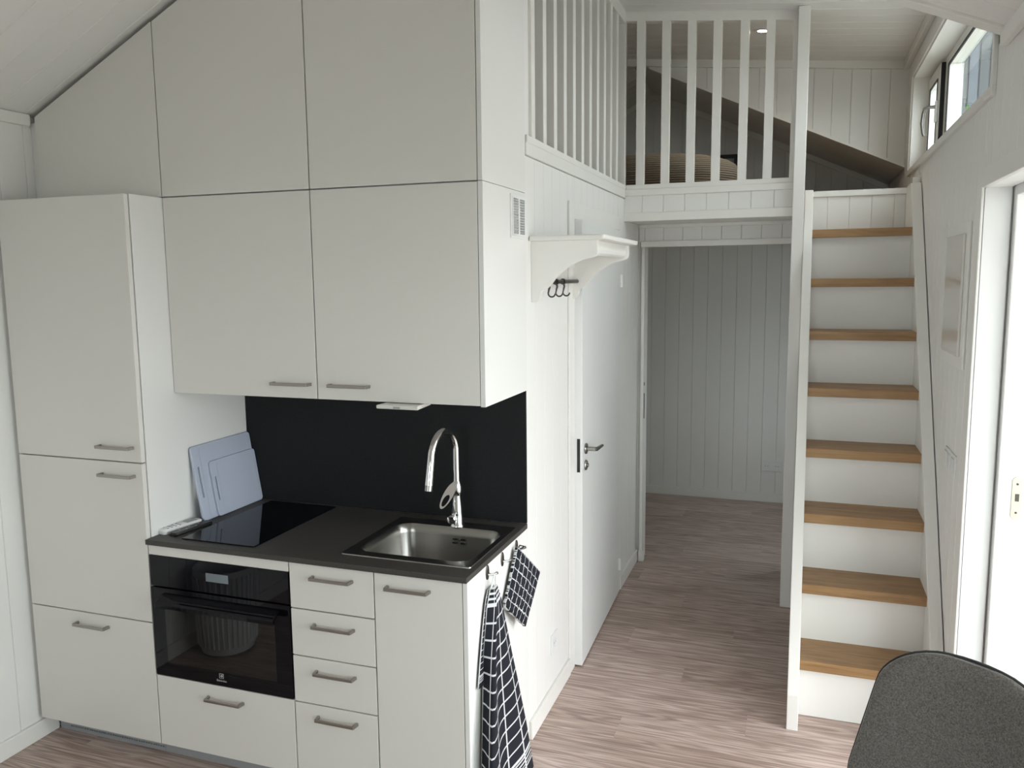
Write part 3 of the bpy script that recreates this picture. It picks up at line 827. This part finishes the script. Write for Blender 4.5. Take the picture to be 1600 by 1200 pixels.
tag(wt.build('worktop', 'stone', bevel=.0015), 'dark grey stone-look worktop with sink and cooktop set in', 'worktop')
tag(box('splashback', .0005, 1.256, .594, .6055, ZW, ZB + .02, 'splash'), 'dark speckled splashback panel behind the sink', 'splashback')
# sink
sk = thing('sink', 'square stainless steel sink set into the dark worktop', 'sink', (1.0, .3, ZW))
L_ = [rrect(.762, 1.240, .068, .525, .012, ZW + .0002), rrect(.763, 1.239, .069, .524, .012, ZW + .0035), rrect(.768, 1.234, .074, .519, .010, ZW + .004),
      rrect(.795, 1.218, .112, .462, .060, ZW + .0025), rrect(.800, 1.213, .117, .457, .058, ZW - .004),
      rrect(.806, 1.207, .123, .451, .055, ZW - .03), rrect(.812, 1.201, .129, .445, .052, ZW - .125),
      rrect(.822, 1.191, .139, .435, .048, ZW - .142), rrect(.85, 1.165, .165, .41, .045, ZW - .147),
      rrect(.96, 1.05, .25, .335, .040, ZW - .150)]
MB().loft(L_, False, True).build('basin', 'steel', sk, smooth=True)
MB().lathe([(.042, .0), (.042, .002), (.03, .003), (.012, .001)], (1.005, .292, ZW - .150), 'z', 24).build('drain', 'steel', sk, smooth=True)
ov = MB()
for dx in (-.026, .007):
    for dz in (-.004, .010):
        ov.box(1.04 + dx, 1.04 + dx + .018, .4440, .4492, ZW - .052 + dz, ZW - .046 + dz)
ov.build('overflow_dark', 'black', sk)  # black boxes paint the shade inside the overflow openings; the basin is uncut
MB().lathe([(.004, 0), (.003, -.003)], (1.0405, .4485, ZW - .0425), 'y', 10).build('overflow_screw', 'chrome', sk)
# faucet
fc = thing('faucet', 'chrome kitchen tap with high curved spout and loop lever', 'tap', (1.022, .475, ZW))
FX, FY = 1.020, .478
MB().lathe([(.027, .003), (.027, .008), (.0235, .012), (.0225, .05), (.019, .09), (.016, .112), (.0155, .122)], (FX, FY, ZW), 'z', 24).build('body', 'chrome', fc, smooth=True)
MB().lathe([(.014, .118), (.0185, .128), (.021, .142), (.020, .158), (.016, .170), (.013, .178)], (FX, FY, ZW), 'z', 24).build('cartridge', 'chrome', fc, smooth=True)
path = [(FX, FY, ZW + .17), (FX, FY, ZW + .23), (FX, FY, ZW + .30)]
for k in range(1, 13):
    a = PI * .93 * k / 12
    path.append((FX - .018 * (k / 12), FY - .088 + .088 * math.cos(a), ZW + .30 + .082 * math.sin(a)))
e = Vector(path[-1]); d = Vector((-.001, -.013, -.058)).normalized()
path += [tuple(e + d * .03), tuple(e + d * .07), tuple(e + d * .115)]
MB().tube(path, [.0135, .0125, .0125] + [.0125] * 8 + [.013] * 4 + [.0135, .014, .0145], 16).build('spout', 'chrome', fc, smooth=True)
e2 = e + d * .113
MB().tube([tuple(e2), tuple(e2 + d * .022)], .0142, 16).build('aerator', 'steel', fc, smooth=True)
# loop lever
hl = MB()
A = Vector((FX - .004, FY - .022, ZW + .166)); Bq = Vector((FX - .030, FY - .075, ZW + .085))
ax = (Bq - A).normalized(); sd = Vector((.92, .40, 0)).normalized(); nn = ax.cross(sd).normalized()
def oval(h0, h1, w0, w1, nrm, n=20):
    out = []
    for k in range(n):
        a = 2 * PI * k / n; s_ = .5 - .5 * math.cos(a)
        wd = w0 + (w1 - w0) * s_
        out.append(A + ax * (h0 + (h1 - h0) * s_) + sd * (wd * math.sin(a)) + nn * nrm)
    return out
ln_ = (Bq - A).length
for (o0, o1) in ((-.004, .004),):
    out_t, out_b = oval(-.012, ln_, .021, .019, o1), oval(-.012, ln_, .021, .019, o0)
    in_t, in_b = oval(ln_ * .42, ln_ - .010, .012, .010, o1), oval(ln_ * .42, ln_ - .010, .012, .010, o0)
    hl.loft([out_b, out_t, in_t, in_b, out_b], False, False)
hl.build('lever', 'chrome', fc, smooth=True)
MB().lathe([(.014, 0), (.0185, -.006), (.019, -.016), (.014, -.022), (.004, -.023)], (FX - .010, FY - .018, ZW + .036), 'y', 20).build('valve_knob', 'chrome', fc, smooth=True)

# cooktop
ck_ = thing('cooktop', 'narrow black glass cooktop set in the dark worktop', 'cooktop', (.28, .3, ZW))
MB().box(.124, .438, .034, .568, ZW, ZW + .0045).build('glass_plate', 'blackglass', ck_, bevel=.0015)

# oven
ovn = thing('oven', 'black built-in compact oven with glass front and bar handle', 'oven', (.3, .2, .36))
box('body', .018, .582, .022, .56, .362, .826, 'black', ovn)
box('control_panel', .0035, .5965, -.001, .022, .714, .829, 'blackglass', ovn, .0012)
od = box('oven_door', .0035, .5965, -.003, .022, .3705, .709, 'blackglass', ovn, .0015)
box('window', .062, .535, -.0036, -.0028, .425, .655, 'ovenwin', od)
hb = MB().prism([(-.048, .652), (-.048, .668), (-.043, .674), (-.010, .690), (-.004, .690), (-.004, .682), (-.036, .664), (-.036, .652)], 'x', .058, .560)
hb.box(.066, .086, -.02, .0, .670, .686).box(.532, .552, -.02, .0, .670, .686)
hb.build('handle', 'blackglass', od, bevel=.0015)
box('display', .252, .348, -.0016, -.0008, .757, .788, 'display', ovn)
em = MB()
def sq(x0, x1, z0, z1): em.box(x0, x1, -.0040, -.0030, z0, z1)
ex, ez = .2975, .409
sq(ex - .009, ex + .009, ez + .0078, ez + .009); sq(ex - .009, ex + .009, ez - .009, ez - .0078)
sq(ex - .009, ex - .0078, ez - .0078, ez + .0078); sq(ex + .0078, ex + .009, ez - .0078, ez + .0078)
em.prism([(ex - .005, ez), (ex + .0005, ez + .005), (ex + .0005, ez - .005)], 'y', -.0040, -.0030)
em.prism([(ex + .0012, ez + .0055), (ex + .0045, ez + .0025), (ex + .0045, ez - .0025), (ex + .0012, ez - .0055), (ex + .0024, ez)], 'y', -.0040, -.0030)
em.build('emblem', 'silver_print', od)
def text_mesh(name, s, size, loc, rot, mat, parent):
    cu = bpy.data.curves.new(name, 'FONT'); cu.body = s; cu.size = size; cu.align_x = 'CENTER'; cu.align_y = 'CENTER'
    cu.extrude = .0003
    to = bpy.data.objects.new(name, cu); COL.objects.link(to)
    bpy.context.view_layer.update()
    me = bpy.data.meshes.new_from_object(to.evaluated_get(bpy.context.evaluated_depsgraph_get()))
    bpy.data.objects.remove(to); bpy.data.curves.remove(cu)
    me.transform(Matrix.Translation(loc) @ Matrix.Rotation(rot, 4, 'X'))
    return link(name, me, mat, parent)
text_mesh('lettering', 'Electrolux', .0105, (ex, -.0036, .391), PI / 2, 'silver_print', od)

# lamp under the wall cabinet
ul = thing('under_cabinet_light', 'flat pale light fitting under the cabinet above the sink', 'lamp', (.96, .17, 1.38))
MB().prism([(.885, .125), (1.04, .125), (1.03, .25), (.895, .25)], 'z', 1.386, ZB).build('housing', 'gloss_white', ul, bevel=.004)
box('rocker', .95, .975, .1235, .13, 1.3885, 1.395, 'grey_btn', ul)

# cutting boards leaning on the fridge cabinet
def cutting_board(name, label, yc0, yc1, H, xb, slot):
    t = .009
    th_ = math.asin(.047 / .294)
    o = thing(name, label, 'cutting board', (xb, (yc0 + yc1) / 2, ZW + .001), world=False)
    L = yc1 - yc0; r = .014
    out = [(p[0], p[1]) for p in rrect(-L / 2, L / 2, 0, H, r, 0, 5)]
    sl = [(p[0], p[1]) for p in rrect(-L / 2 + slot[0], -L / 2 + slot[1], H * slot[2], H * slot[3], (slot[1] - slot[0]) * .49, 0, 5)]
    m = MB(); n = len(out)
    def P(p, d): return (d - p[1] * math.sin(th_), p[0], p[1] * math.cos(th_) + d * math.sin(th_))
    m.loft([[P(p, 0) for p in sl], [P(p, 0) for p in out], [P(p, t) for p in out],
            [P(p, t) for p in sl], [P(p, 0) for p in sl]], False, False)
    me_o = m.build('slab', 'lav_plastic', o, bevel=.0012)
    g = [(p[0], p[1]) for p in rrect(-L / 2 + slot[1] + .012, L / 2 - .012, .012, H - .012, .010, 0, 5)]
    gi = [(p[0], p[1]) for p in rrect(-L / 2 + slot[1] + .015, L / 2 - .015, .015, H - .015, .008, 0, 5)]
    MB().loft([[P(p, t + .0004) for p in g], [P(p, t + .0012) for p in g], [P(p, t + .0012) for p in gi], [P(p, t + .0004) for p in gi]], False, False).build('groove_edge', 'lav_plastic', o)
    return o
cutting_board('cutting_board', 'large pale plastic cutting board leaning on the fridge cabinet', .232, .590, .294, .050, (.020, .030, .30, .72))
cutting_board('cutting_board', 'smaller pale plastic cutting board leaning in front of the large one', .310, .590, .222, .0605, (.016, .023, .28, .72))

# remote controls
rc = thing('remote_control', 'white remote control lying on the worktop beside the fridge cabinet', 'remote', (.028, .14, ZW), rz=math.radians(-10), world=False)
MB().loft([rrect(-.020, .020, -.085, .085, .014, .0), rrect(-.023, .023, -.088, .088, .016, .008), rrect(-.0225, .0225, -.0875, .0875, .016, .015), rrect(-.018, .018, -.083, .083, .012, .019)]).build('case', 'white_plastic', rc, smooth=True)
box('screen', -.015, .015, .02, .07, .0188, .0196, 'grey_btn', rc)
for i in range(3):
    for j in range(4):
        MB().lathe([(.0036, 0), (.0032, .0012)], (-.011 + i * .011, -.065 + j * .018, .019), 'z', 8).build('button', 'display', rc)
rc2 = thing('remote_control', 'slim black remote control lying on the worktop beside the white one', 'remote', (.078, .140, ZW), rz=math.radians(-8), world=False)
MB().loft([rrect(-.017, .017, -.088, .088, .010, .0), rrect(-.019, .019, -.09, .09, .011, .006), rrect(-.016, .016, -.087, .087, .009, .013)]).build('case', 'black', rc2, smooth=True)
for j in range(5):
    MB().lathe([(.0040, 0), (.0035, .001)], (-.006 + (j % 2) * .012, -.05 + j * .022, .013), 'z', 8).build('button', 'grey_btn', rc2)

# hooks on the end panel
for yy, zz, lb in ((.171, .843, 'oval chrome hook on the end panel, the towel hangs on it'), (.316, .840, 'empty oval chrome hook between towel and pot holder'), (.466, .837, 'oval chrome hook carrying the pot holder, nearest the wall')):
    h = thing('hook', lb, 'hook', (1.258, yy, zz), 'hooks on the kitchen end panel')
    n = 24; m = MB()
    m.loft([[(1.258 + dx, yy + ry * math.cos(2 * PI * k / n), zz + rz * math.sin(2 * PI * k / n)) for k in range(n)] for ry, rz, dx in ((.0135, .026, 0), (.0135, .026, .002), (.011, .0235, .004), (.004, .009, .0045))])
    m.build('plate', 'dark_metal', h, smooth=True)
    MB().tube([(1.258, yy, zz - .006), (1.272, yy, zz - .006), (1.284, yy, zz - .003), (1.296, yy, zz + .003)], [.005, .005, .0048, .0048], 12).build('peg', 'chrome', h, smooth=True)

# towel
def cloth(name, rows, mat, parent, thick=.003, sub=3):
    """rows: list of point rows; UV follows the cloth"""
    bm = bmesh.new(); uvl = bm.loops.layers.uv.new('UVMap')
    R_, C_ = len(rows), len(rows[0])
    vs = [[bm.verts.new(p) for p in r] for r in rows]
    for i in range(R_ - 1):
        for j in range(C_ - 1):
            f = bm.faces.new((vs[i][j], vs[i][j + 1], vs[i + 1][j + 1], vs[i + 1][j]))
            f.smooth = True
            for l, (a, b) in zip(f.loops, ((i, j), (i, j + 1), (i + 1, j + 1), (i + 1, j))):
                l[uvl].uv = (b / (C_ - 1), a / (R_ - 1))
    me = bpy.data.meshes.new(name); bm.to_mesh(me); bm.free()
    o = link(name, me, mat, parent)
    s = o.modifiers.new('thickness', 'SOLIDIFY'); s.thickness = thick; s.offset = 0
    return o
def lerp(tab, z):
    for (z0, v0), (z1, v1) in zip(tab, tab[1:]):
        if z0 >= z >= z1:
            t = (z0 - z) / (z0 - z1); t_ = t
            return tuple(a + (b - a) * t_ for a, b in zip(v0, v1))
    return tab[-1][1]
tw = thing('tea_towel', 'black and white checked tea towel hanging from the end panel hook', 'towel', (1.29, .2, .03))
edgeL = [(.80, (1.277, .150)), (.74, (1.274, .120)), (.6, (1.270, .096)), (.4, (1.268, .088)), (.2, (1.268, .070)), (.03, (1.268, .055))]
ridge = [(.80, (1.288, .160)), (.74, (1.298, .142)), (.6, (1.306, .098)), (.4, (1.316, .050)), (.2, (1.325, .012)), (.03, (1.33, .0))]
edgeR = [(.80, (1.286, .186)), (.74, (1.287, .222)), (.6, (1.295, .268)), (.4, (1.313, .318)), (.2, (1.332, .358)), (.03, (1.345, .385))]
rows = []
NR, NC = 40, 34
for i in range(NR):
    z = .80 - (.77) * i / (NR - 1)
    a, b, c = lerp(edgeL, z), lerp(ridge, z), lerp(edgeR, z)
    sp_ = min(1, (.80 - z) / .3)
    row = []
    for j in range(NC):
        t = j / (NC - 1)
        if t < .28:
            q = t / .28; s_ = q * q * (3 - 2 * q)
            x = a[0] + (b[0] - a[0]) * s_; yy = a[1] + (b[1] - a[1]) * q
            x += .006 * sp_ * math.sin(q * PI * 2)
        else:
            q = (t - .28) / .72
            x = b[0] + (c[0] - b[0]) * q + sp_ * (-.010 * math.sin(PI * q) + .006 * math.sin(q * PI * 3 + z * 2))
            yy = b[1] + (c[1] - b[1]) * q
        row.append((x, yy, z - .012 * math.sin(PI * t) * sp_ + .02 * (t - .5) * sp_))
    rows.append(row)
cloth('cloth', rows, 'towel', tw, .004)
rows = []                                               # back fold behind, ending higher
for i in range(14):
    z = .79 - .30 * i / 13
    rows.append([(1.2675 + .004 * math.sin(j * .9) * (i / 13), .150 - .10 * (i / 13) ** .7 + (.06 + .11 * (i / 13)) * j / 9, z) for j in range(10)])
cloth('back_fold', rows, 'towel', tw, .003)
MB().tube([(1.279, .152, .795), (1.284, .166, .835), (1.290, .172, .847), (1.284, .180, .835), (1.284, .185, .795)], .003, 8).build('loop', 'white_plastic', tw, smooth=True)

# pot holder
ph = thing('pot_holder', 'square black and white checked pot holder hung by its corner', 'pot holder', (1.295, .435, .55))
T, Lc, Rc, Bc = Vector((1.276, .420, .853)), Vector((1.272, .290, .676)), Vector((1.312, .572, .712)), Vector((1.300, .430, .552))
n = 14; rows = []
for i in range(n):
    r_ = []
    for j in range(n):
        a, b = i / (n - 1), j / (n - 1)
        p = T * (1 - a) * (1 - b) + Rc * (1 - a) * b + Lc * a * (1 - b) + Bc * a * b
        r_.append(tuple(p + Vector((.006 * math.sin(PI * a) * math.sin(PI * b) + .0022 * math.sin(a * 40) * (b < .1), 0, 0))))
    rows.append(r_)
cloth('quilt', rows, 'pot', ph, .011)
MB().tube([tuple(T + Vector((0, .01, -.012))), tuple(T + Vector((.006, .02, .0))), (1.290, .466, .842), tuple(T + Vector((.002, .03, -.018)))], .0025, 8).build('loop', 'piping', ph, smooth=True)

# ------------------------------------------------------------------ coat shelf on the bathroom wall
cs_ = thing('coat_shelf', 'white bracketed hat shelf with a hook rail on the bathroom wall', 'shelf', (XW, .96, 1.72))
prof = [(XW, 1.951), (1.512, 1.951), (1.512, 1.908), (1.510, 1.899), (1.503, 1.892), (1.492, 1.888), (1.452, 1.880), (1.412, 1.863), (1.379, 1.840), (1.350, 1.813),
        (1.333, 1.791), (1.321, 1.779), (1.310, 1.772), (1.300, 1.768), (1.294, 1.760), (1.292, 1.746), (1.288, 1.735), (1.281, 1.728), (1.272, 1.725), (XW, 1.725)]
for y0 in (.672, 1.232):
    MB().prism(prof, 'y', y0, y0 + .02).build('bracket', 'trim', cs_, bevel=.002)
MB().prism([(p[0] * .5 + .5 * q, z) for p, q, z in ()] or rrect(XW, 1.545, .640, 1.272, .012, 0, 4) and [(p[0], p[1]) for p in rrect(XW, 1.545, .640, 1.272, .012, 0, 4)], 'z', 1.951, 1.969).build('board', 'trim', cs_, bevel=.004)
MB().prism([(1.476, 1.951), (1.500, 1.951), (1.500, 1.916), (1.498, 1.905), (1.490, 1.898), (1.480, 1.897), (1.476, 1.902)], 'y', .692, 1.232).build('apron', 'trim', cs_, bevel=.002)
box('back_rail', XW, XW + .018, .692, 1.232, 1.86, 1.951, 'trim', cs_, .002)
MB().tube([(1.285, .692, 1.800), (1.285, 1.232, 1.800)], .0085, 12).build('rod', 'dark_metal', cs_, smooth=True)
for yy, lb in ((.80, 'small dark metal hook on the shelf rod, next to the near bracket'), (.905, 'small dark metal hook on the shelf rod, between the other two hooks'), (1.01, 'small dark metal hook on the shelf rod, nearest the bathroom door')):
    h = MB()
    h.lathe([(.0115, -.012), (.0130, 0), (.0115, .012)], (1.285, yy, 1.800), 'y', 14)
    pts = [(1.288, yy, 1.790), (1.290, yy, 1.780), (1.287, yy, 1.770)]
    for k in range(0, 9):
        a = math.radians(150 + 205 * k / 8)
        pts.append((1.2985 + .0145 * math.cos(a), yy, 1.756 + .0145 * math.sin(a)))
    h.tube(pts, [.0045, .0042, .004] + [.0032] * 9, 8)
    tag(h.build('coat_hook', 'dark_metal', smooth=True), lb, 'hook', 'hooks on the shelf rod')

# sockets and switches
def socket(name, label, c, u, n, count=1, s=.082):
    """faceplates side by side along u, facing n"""
    c, u, n = Vector(c), Vector(u), Vector(n); v = Vector((0, 0, 1))
    t = thing(name, label, 'socket', tuple(c))
    def slab(hu, hv, h0, h1, off=Vector()):
        m = MB(); q = []
        for h in (h0, h1):
            q.append([tuple(c + off + u * a * hu + v * b * hv + n * h) for a, b in ((-1, -1), (1, -1), (1, 1), (-1, 1))])
        return m.loft(q)
    slab(s / 2 * count, s / 2, 0, .008).build('plate', 'white_plastic', t, bevel=.002)
    for k in range(count):
        off = u * ((k - (count - 1) / 2) * s)
        m = MB(); nn_ = 24; lo = []
        for r, h in ((.0215, .0082), (.0225, .0105), (.0195, .0105), (.0185, .0085)):
            lo.append([tuple(c + off + u * r * math.cos(2 * PI * i / nn_) + v * r * math.sin(2 * PI * i / nn_) + n * h) for i in range(nn_)])
        m.loft(lo, False, False).build('ring', 'white_plastic', t, smooth=True)
        m = MB(); lo = [[tuple(c + off + u * .0185 * math.cos(2 * PI * i / nn_) + v * .0185 * math.sin(2 * PI * i / nn_) + n * .0084) for i in range(nn_)]]
        m.add(lo[0], [tuple(range(nn_))]).build('recess', 'white_plastic', t)
        for d in (-.0095, .0095):
            m = MB(); cc = c + off + u * d
            m.add([tuple(cc + u * .0028 * math.cos(2 * PI * i / 10) + v * .0028 * math.sin(2 * PI * i / 10) + n * .009) for i in range(10)], [tuple(range(10))]).build('hole_dark', 'black', t)  # flat black disc paints the shade of a contact opening
    return t
socket('wall_socket', 'single white wall socket low on the bathroom wall, below the coat shelf', (XW, .945, .262), (0, 1, 0), (1, 0, 0), 1, .085)
socket('wall_socket', 'double white wall socket low on the bedroom end wall', (2.032, YF, .296), (1, 0, 0), (0, -1, 0), 2, .08)
sw = thing('light_switch', 'white switch plate on the wall right of the stairs', 'switch', (XR, 1.25, 1.09))
MB().box(XR - .008, XR, 1.135, 1.36, 1.045, 1.130).build('plate', 'white_plastic', sw, bevel=.002)
for a in (1.150, 1.225, 1.298):
    MB().box(XR - .0125, XR - .008, a, a + .052, 1.058, 1.117).build('rocker', 'white_plastic', sw, bevel=.0015)

# fuse box with a glossy door
fb = thing('fuse_box', 'flush white fuse box with glossy door beside the stairs', 'fuse box', (XR, 1.33, 1.48))
MB().box(XR - .010, XR, 1.10, 1.58, 1.462, 2.004).build('frame', 'trim', fb, bevel=.004)
fd = MB().box(XR - .019, XR - .010, 1.155, 1.525, 1.505, 1.962).build('door', 'gloss_white', fb, bevel=.003)
for z0, z1 in ((1.945, 1.957), (1.510, 1.520)):
    box('finger_slot', XR - .0195, XR - .0185, 1.20, 1.48, z0 + .004, z0 + .0065, 'gloss_white', fd)

def superell(c, r, e1, e2, nu=40, nv=20):
    f = lambda w_, e_: math.copysign(abs(w_) ** e_, w_)
    lo = []
    for j in range(nv + 1):
        v = -PI / 2 + PI * (j + .02 * (j == 0) - .02 * (j == nv)) / nv
        lo.append([(c[0] + r[0] * f(math.cos(v), e1) * f(math.cos(2 * PI * k / nu), e2), c[1] + r[1] * f(math.cos(v), e1) * f(math.sin(2 * PI * k / nu), e2), c[2] + r[2] * f(math.sin(v), e1)) for k in range(nu)])
    return MB().loft(lo)
# the one recessed downlight that shows lit in the loft ceiling
def downlight(label, x, y, z, sl, watt):
    dl = thing('downlight', label, 'lamp', (x, y, z))
    def tilt(m):
        m.v = [(p[0], p[1], p[2] + sl * (p[0] - x)) for p in m.v]
        return m
    tilt(MB().lathe([(.040, .004), (.040, -.004), (.031, -.005), (.029, .002)], (x, y, z - .001), 'z', 24, False)).build('ring', 'chrome', dl, smooth=True)
    tilt(MB().lathe([(.029, -.001), (.018, -.003), (.004, -.0035)], (x, y, z - .001), 'z', 24, True)).build('bulb', 'spot', dl, smooth=True)
    ld = bpy.data.lights.new('downlight_beam', 'SPOT'); ld.energy = watt; ld.color = (1, .84, .64)
    ld.spot_size = 2.6; ld.spot_blend = 1.0; ld.shadow_soft_size = .03
    o = bpy.data.objects.new('downlight_beam', ld); COL.objects.link(o); o.location = (x, y, z - .03); o.parent = dl
    o.matrix_parent_inverse = parent_inv(dl)
sx = 1.962
downlight('small round lit downlight in the loft ceiling, seen between the bars', sx, 2.75, zD(sx), -.1, 5)

# ------------------------------------------------------------------ loft bed things
tag(superell((1.13, 3.18, 2.435), (.71, .52, .147), .75, .6).build('floor_cushion', 'cord', smooth=True), 'large ribbed brown cushion lying on the loft floor behind the bars', 'cushion')
sc_ = thing('framed_panel', 'small grey framed panel leaning on the loft end wall', 'frame', (1.56, 4.47, 2.29))
MB().box(1.40, 1.71, 4.47, 4.49, 2.288, 2.76).build('panel', 'grey_btn', sc_)
fm = MB(); fm.box(1.40, 1.71, 4.46, 4.475, 2.73, 2.76); fm.box(1.685, 1.71, 4.46, 4.475, 2.288, 2.73); fm.box(1.40, 1.425, 4.46, 4.475, 2.288, 2.73)
fm.build('frame', 'black', sc_)

# ------------------------------------------------------------------ chair
ch = thing('dining_chair', 'grey fabric dining chair with dark piping, near the terrace door', 'chair', (2.60, -.20, 0), rz=math.radians(-34), world=False)
# local: x across the back, -y is the seat side
def halfw(z):
    side = .245 - .16 * max(0, z - .55) - .25 * max(0, .50 - z)   # slow taper of the sides
    t = max(0.0, (z - .775) / (.8785 - .775))                      # rounded shoulders
    return max(.05, side - .145 * (1 - math.sqrt(max(0, 1 - t * t))))
def back_pt(s, z, off):
    """s in -1..1 across, off = depth off the middle surface"""
    hw = halfw(z)
    lean = .17 * (z - .45)
    curve = -.050 * s * s * (hw / .23) ** 2
    return (s * hw, lean + curve + off, z)
zs = [.42 + (.878 - .42) * (1 - (1 - i / 22) ** 1.6) for i in range(23)]
bm_ = MB(); loops = []
for z in zs:
    lo = []
    e_ = min(1, ((.884 - z) / .05)) ** .5
    for k in range(28):
        a = 2 * PI * k / 28
        ca, sa_ = math.cos(a), math.sin(a)
        s = math.copysign(abs(ca) ** .8, ca)
        off = .024 * e_ * math.copysign(abs(sa_) ** .55, sa_)
        lo.append(back_pt(s, z, off))
    loops.append(lo)
bm_.loft(loops)
bm_.build('backrest', 'fabric', ch, smooth=True)
pp = [back_pt(-1.0, z, .006) for z in zs]; pq = [back_pt(1.0, z, .006) for z in zs[::-1]]
path = [(p[0] - .001, p[1], p[2]) for p in pp] + [(x, back_pt(x / .05, .878, .006)[1], .8805) for x in (-.03, 0, .03)] + [(p[0] + .001, p[1], p[2]) for p in pq]
MB().tube(path, .0042, 8).build('piping', 'piping', ch, smooth=True)
superell((0, -.235, .455), (.225, .225, .045), .5, .5).build('seat', 'fabric', ch, smooth=True)
for sx_ in (-1, 1):
    for y0_, y1_ in ((-.40, -.43), (-.06, .02)):
        MB().tube([(sx_ * .15, y0_, .425), (sx_ * .205, y1_, .0)], [.014, .010], 12).build('leg', 'black', ch, smooth=True)

# ribbed bin by the left wall: only its mirror image shows, in the oven glass
rb_ = thing('ribbed_bin', 'white ribbed round bin by the left wall, mirrored in the oven glass', 'bin', (-.43, -.93, 0))
MB().lathe([(.10, .0), (.125, .012), (.135, .05), (.150, .40), (.150, .43), (.145, .43), (.13, .06), (.10, .02)], (-.43, -.93, 0), 'z', 32).build('body', 'white_plastic', rb_, smooth=True)
for k in range(36):
    a = 2 * PI * k / 36
    r0, r1 = .137, .152
    MB().tube([(-.43 + r0 * math.cos(a), -.93 + r0 * math.sin(a), .05), (-.43 + r1 * math.cos(a), -.93 + r1 * math.sin(a), .40)], .006, 6).build('rib', 'white_plastic', rb_)

# ------------------------------------------------------------------ outside
gr = box('ground', -30, 40, -30, 40, -.5, -.35, 'grass'); struct(gr)
nh = thing('neighbour_house', 'grey boarded neighbour house seen through the loft window', 'house', (8, 21, -.35))
MB().prism([(3.2, -.35), (12.8, -.35), (12.8, 7.0), (8, 10.0), (3.2, 7.0)], 'y', 18, 25).build('wall', 'siding', nh)
for k in range(48):
    xb = 3.2 + k * .2; h_ = 7.0 + 3.0 * (1 - abs(xb + .1 - 8) / 4.8)
    box('siding_board', xb, xb + .17, 17.96, 18.0, -.35, h_ - .12, ('siding', 'siding2', 'siding', 'siding3')[k % 4], nh)
MB().prism([(2.7, 6.75), (8, 10.05), (13.3, 6.75), (13.3, 7.0), (8, 10.35), (2.7, 7.0)], 'y', 17.5, 25.5).build('roof', 'roofing', nh)
cn = thing('added_shade_canopy', 'added unseen white canopy outside, shading the terrace door frame', 'canopy', (3.7, -.3, -.35))  # added out of view to cut sky light on the door frame
MB().prism([(3.012, 2.30), (3.85, 2.24), (3.85, 2.30), (3.012, 2.38)], 'y', -1.9, 1.25).build('roof', 'trim', cn)
for yy in (-1.85, 1.15):
    box('post', 3.73, 3.82, yy, yy + .09, -.35, 2.255, 'trim', cn)
tr = thing('tree', 'leafy green tree outside the loft window', 'tree', (5.1, 15.2, -.35))
MB().tube([(5.1, 15.2, -.35), (5.1, 15.2, 3.0)], [.18, .08], 8).build('trunk', 'bark', tr)
mb_ = MB()
for k in range(900):
    v = Vector((random.gauss(0, 1), random.gauss(0, 1), random.gauss(0, 1))).normalized() * (random.random() ** .4) * 1.3
    p = Vector((5.1, 15.2, 3.55)) + v; a = Vector((random.random() - .5, random.random() - .5, random.random() - .5)).normalized() * .16
    b = a.cross(Vector((random.random(), random.random(), random.random() - .5))).normalized() * .10
    mb_.add([p - a, p + b, p + a, p - b], [(0, 1, 2, 3)])
cr_ = mb_.build('crown', 'leaf', tr); cr_['kind'] = 'stuff'
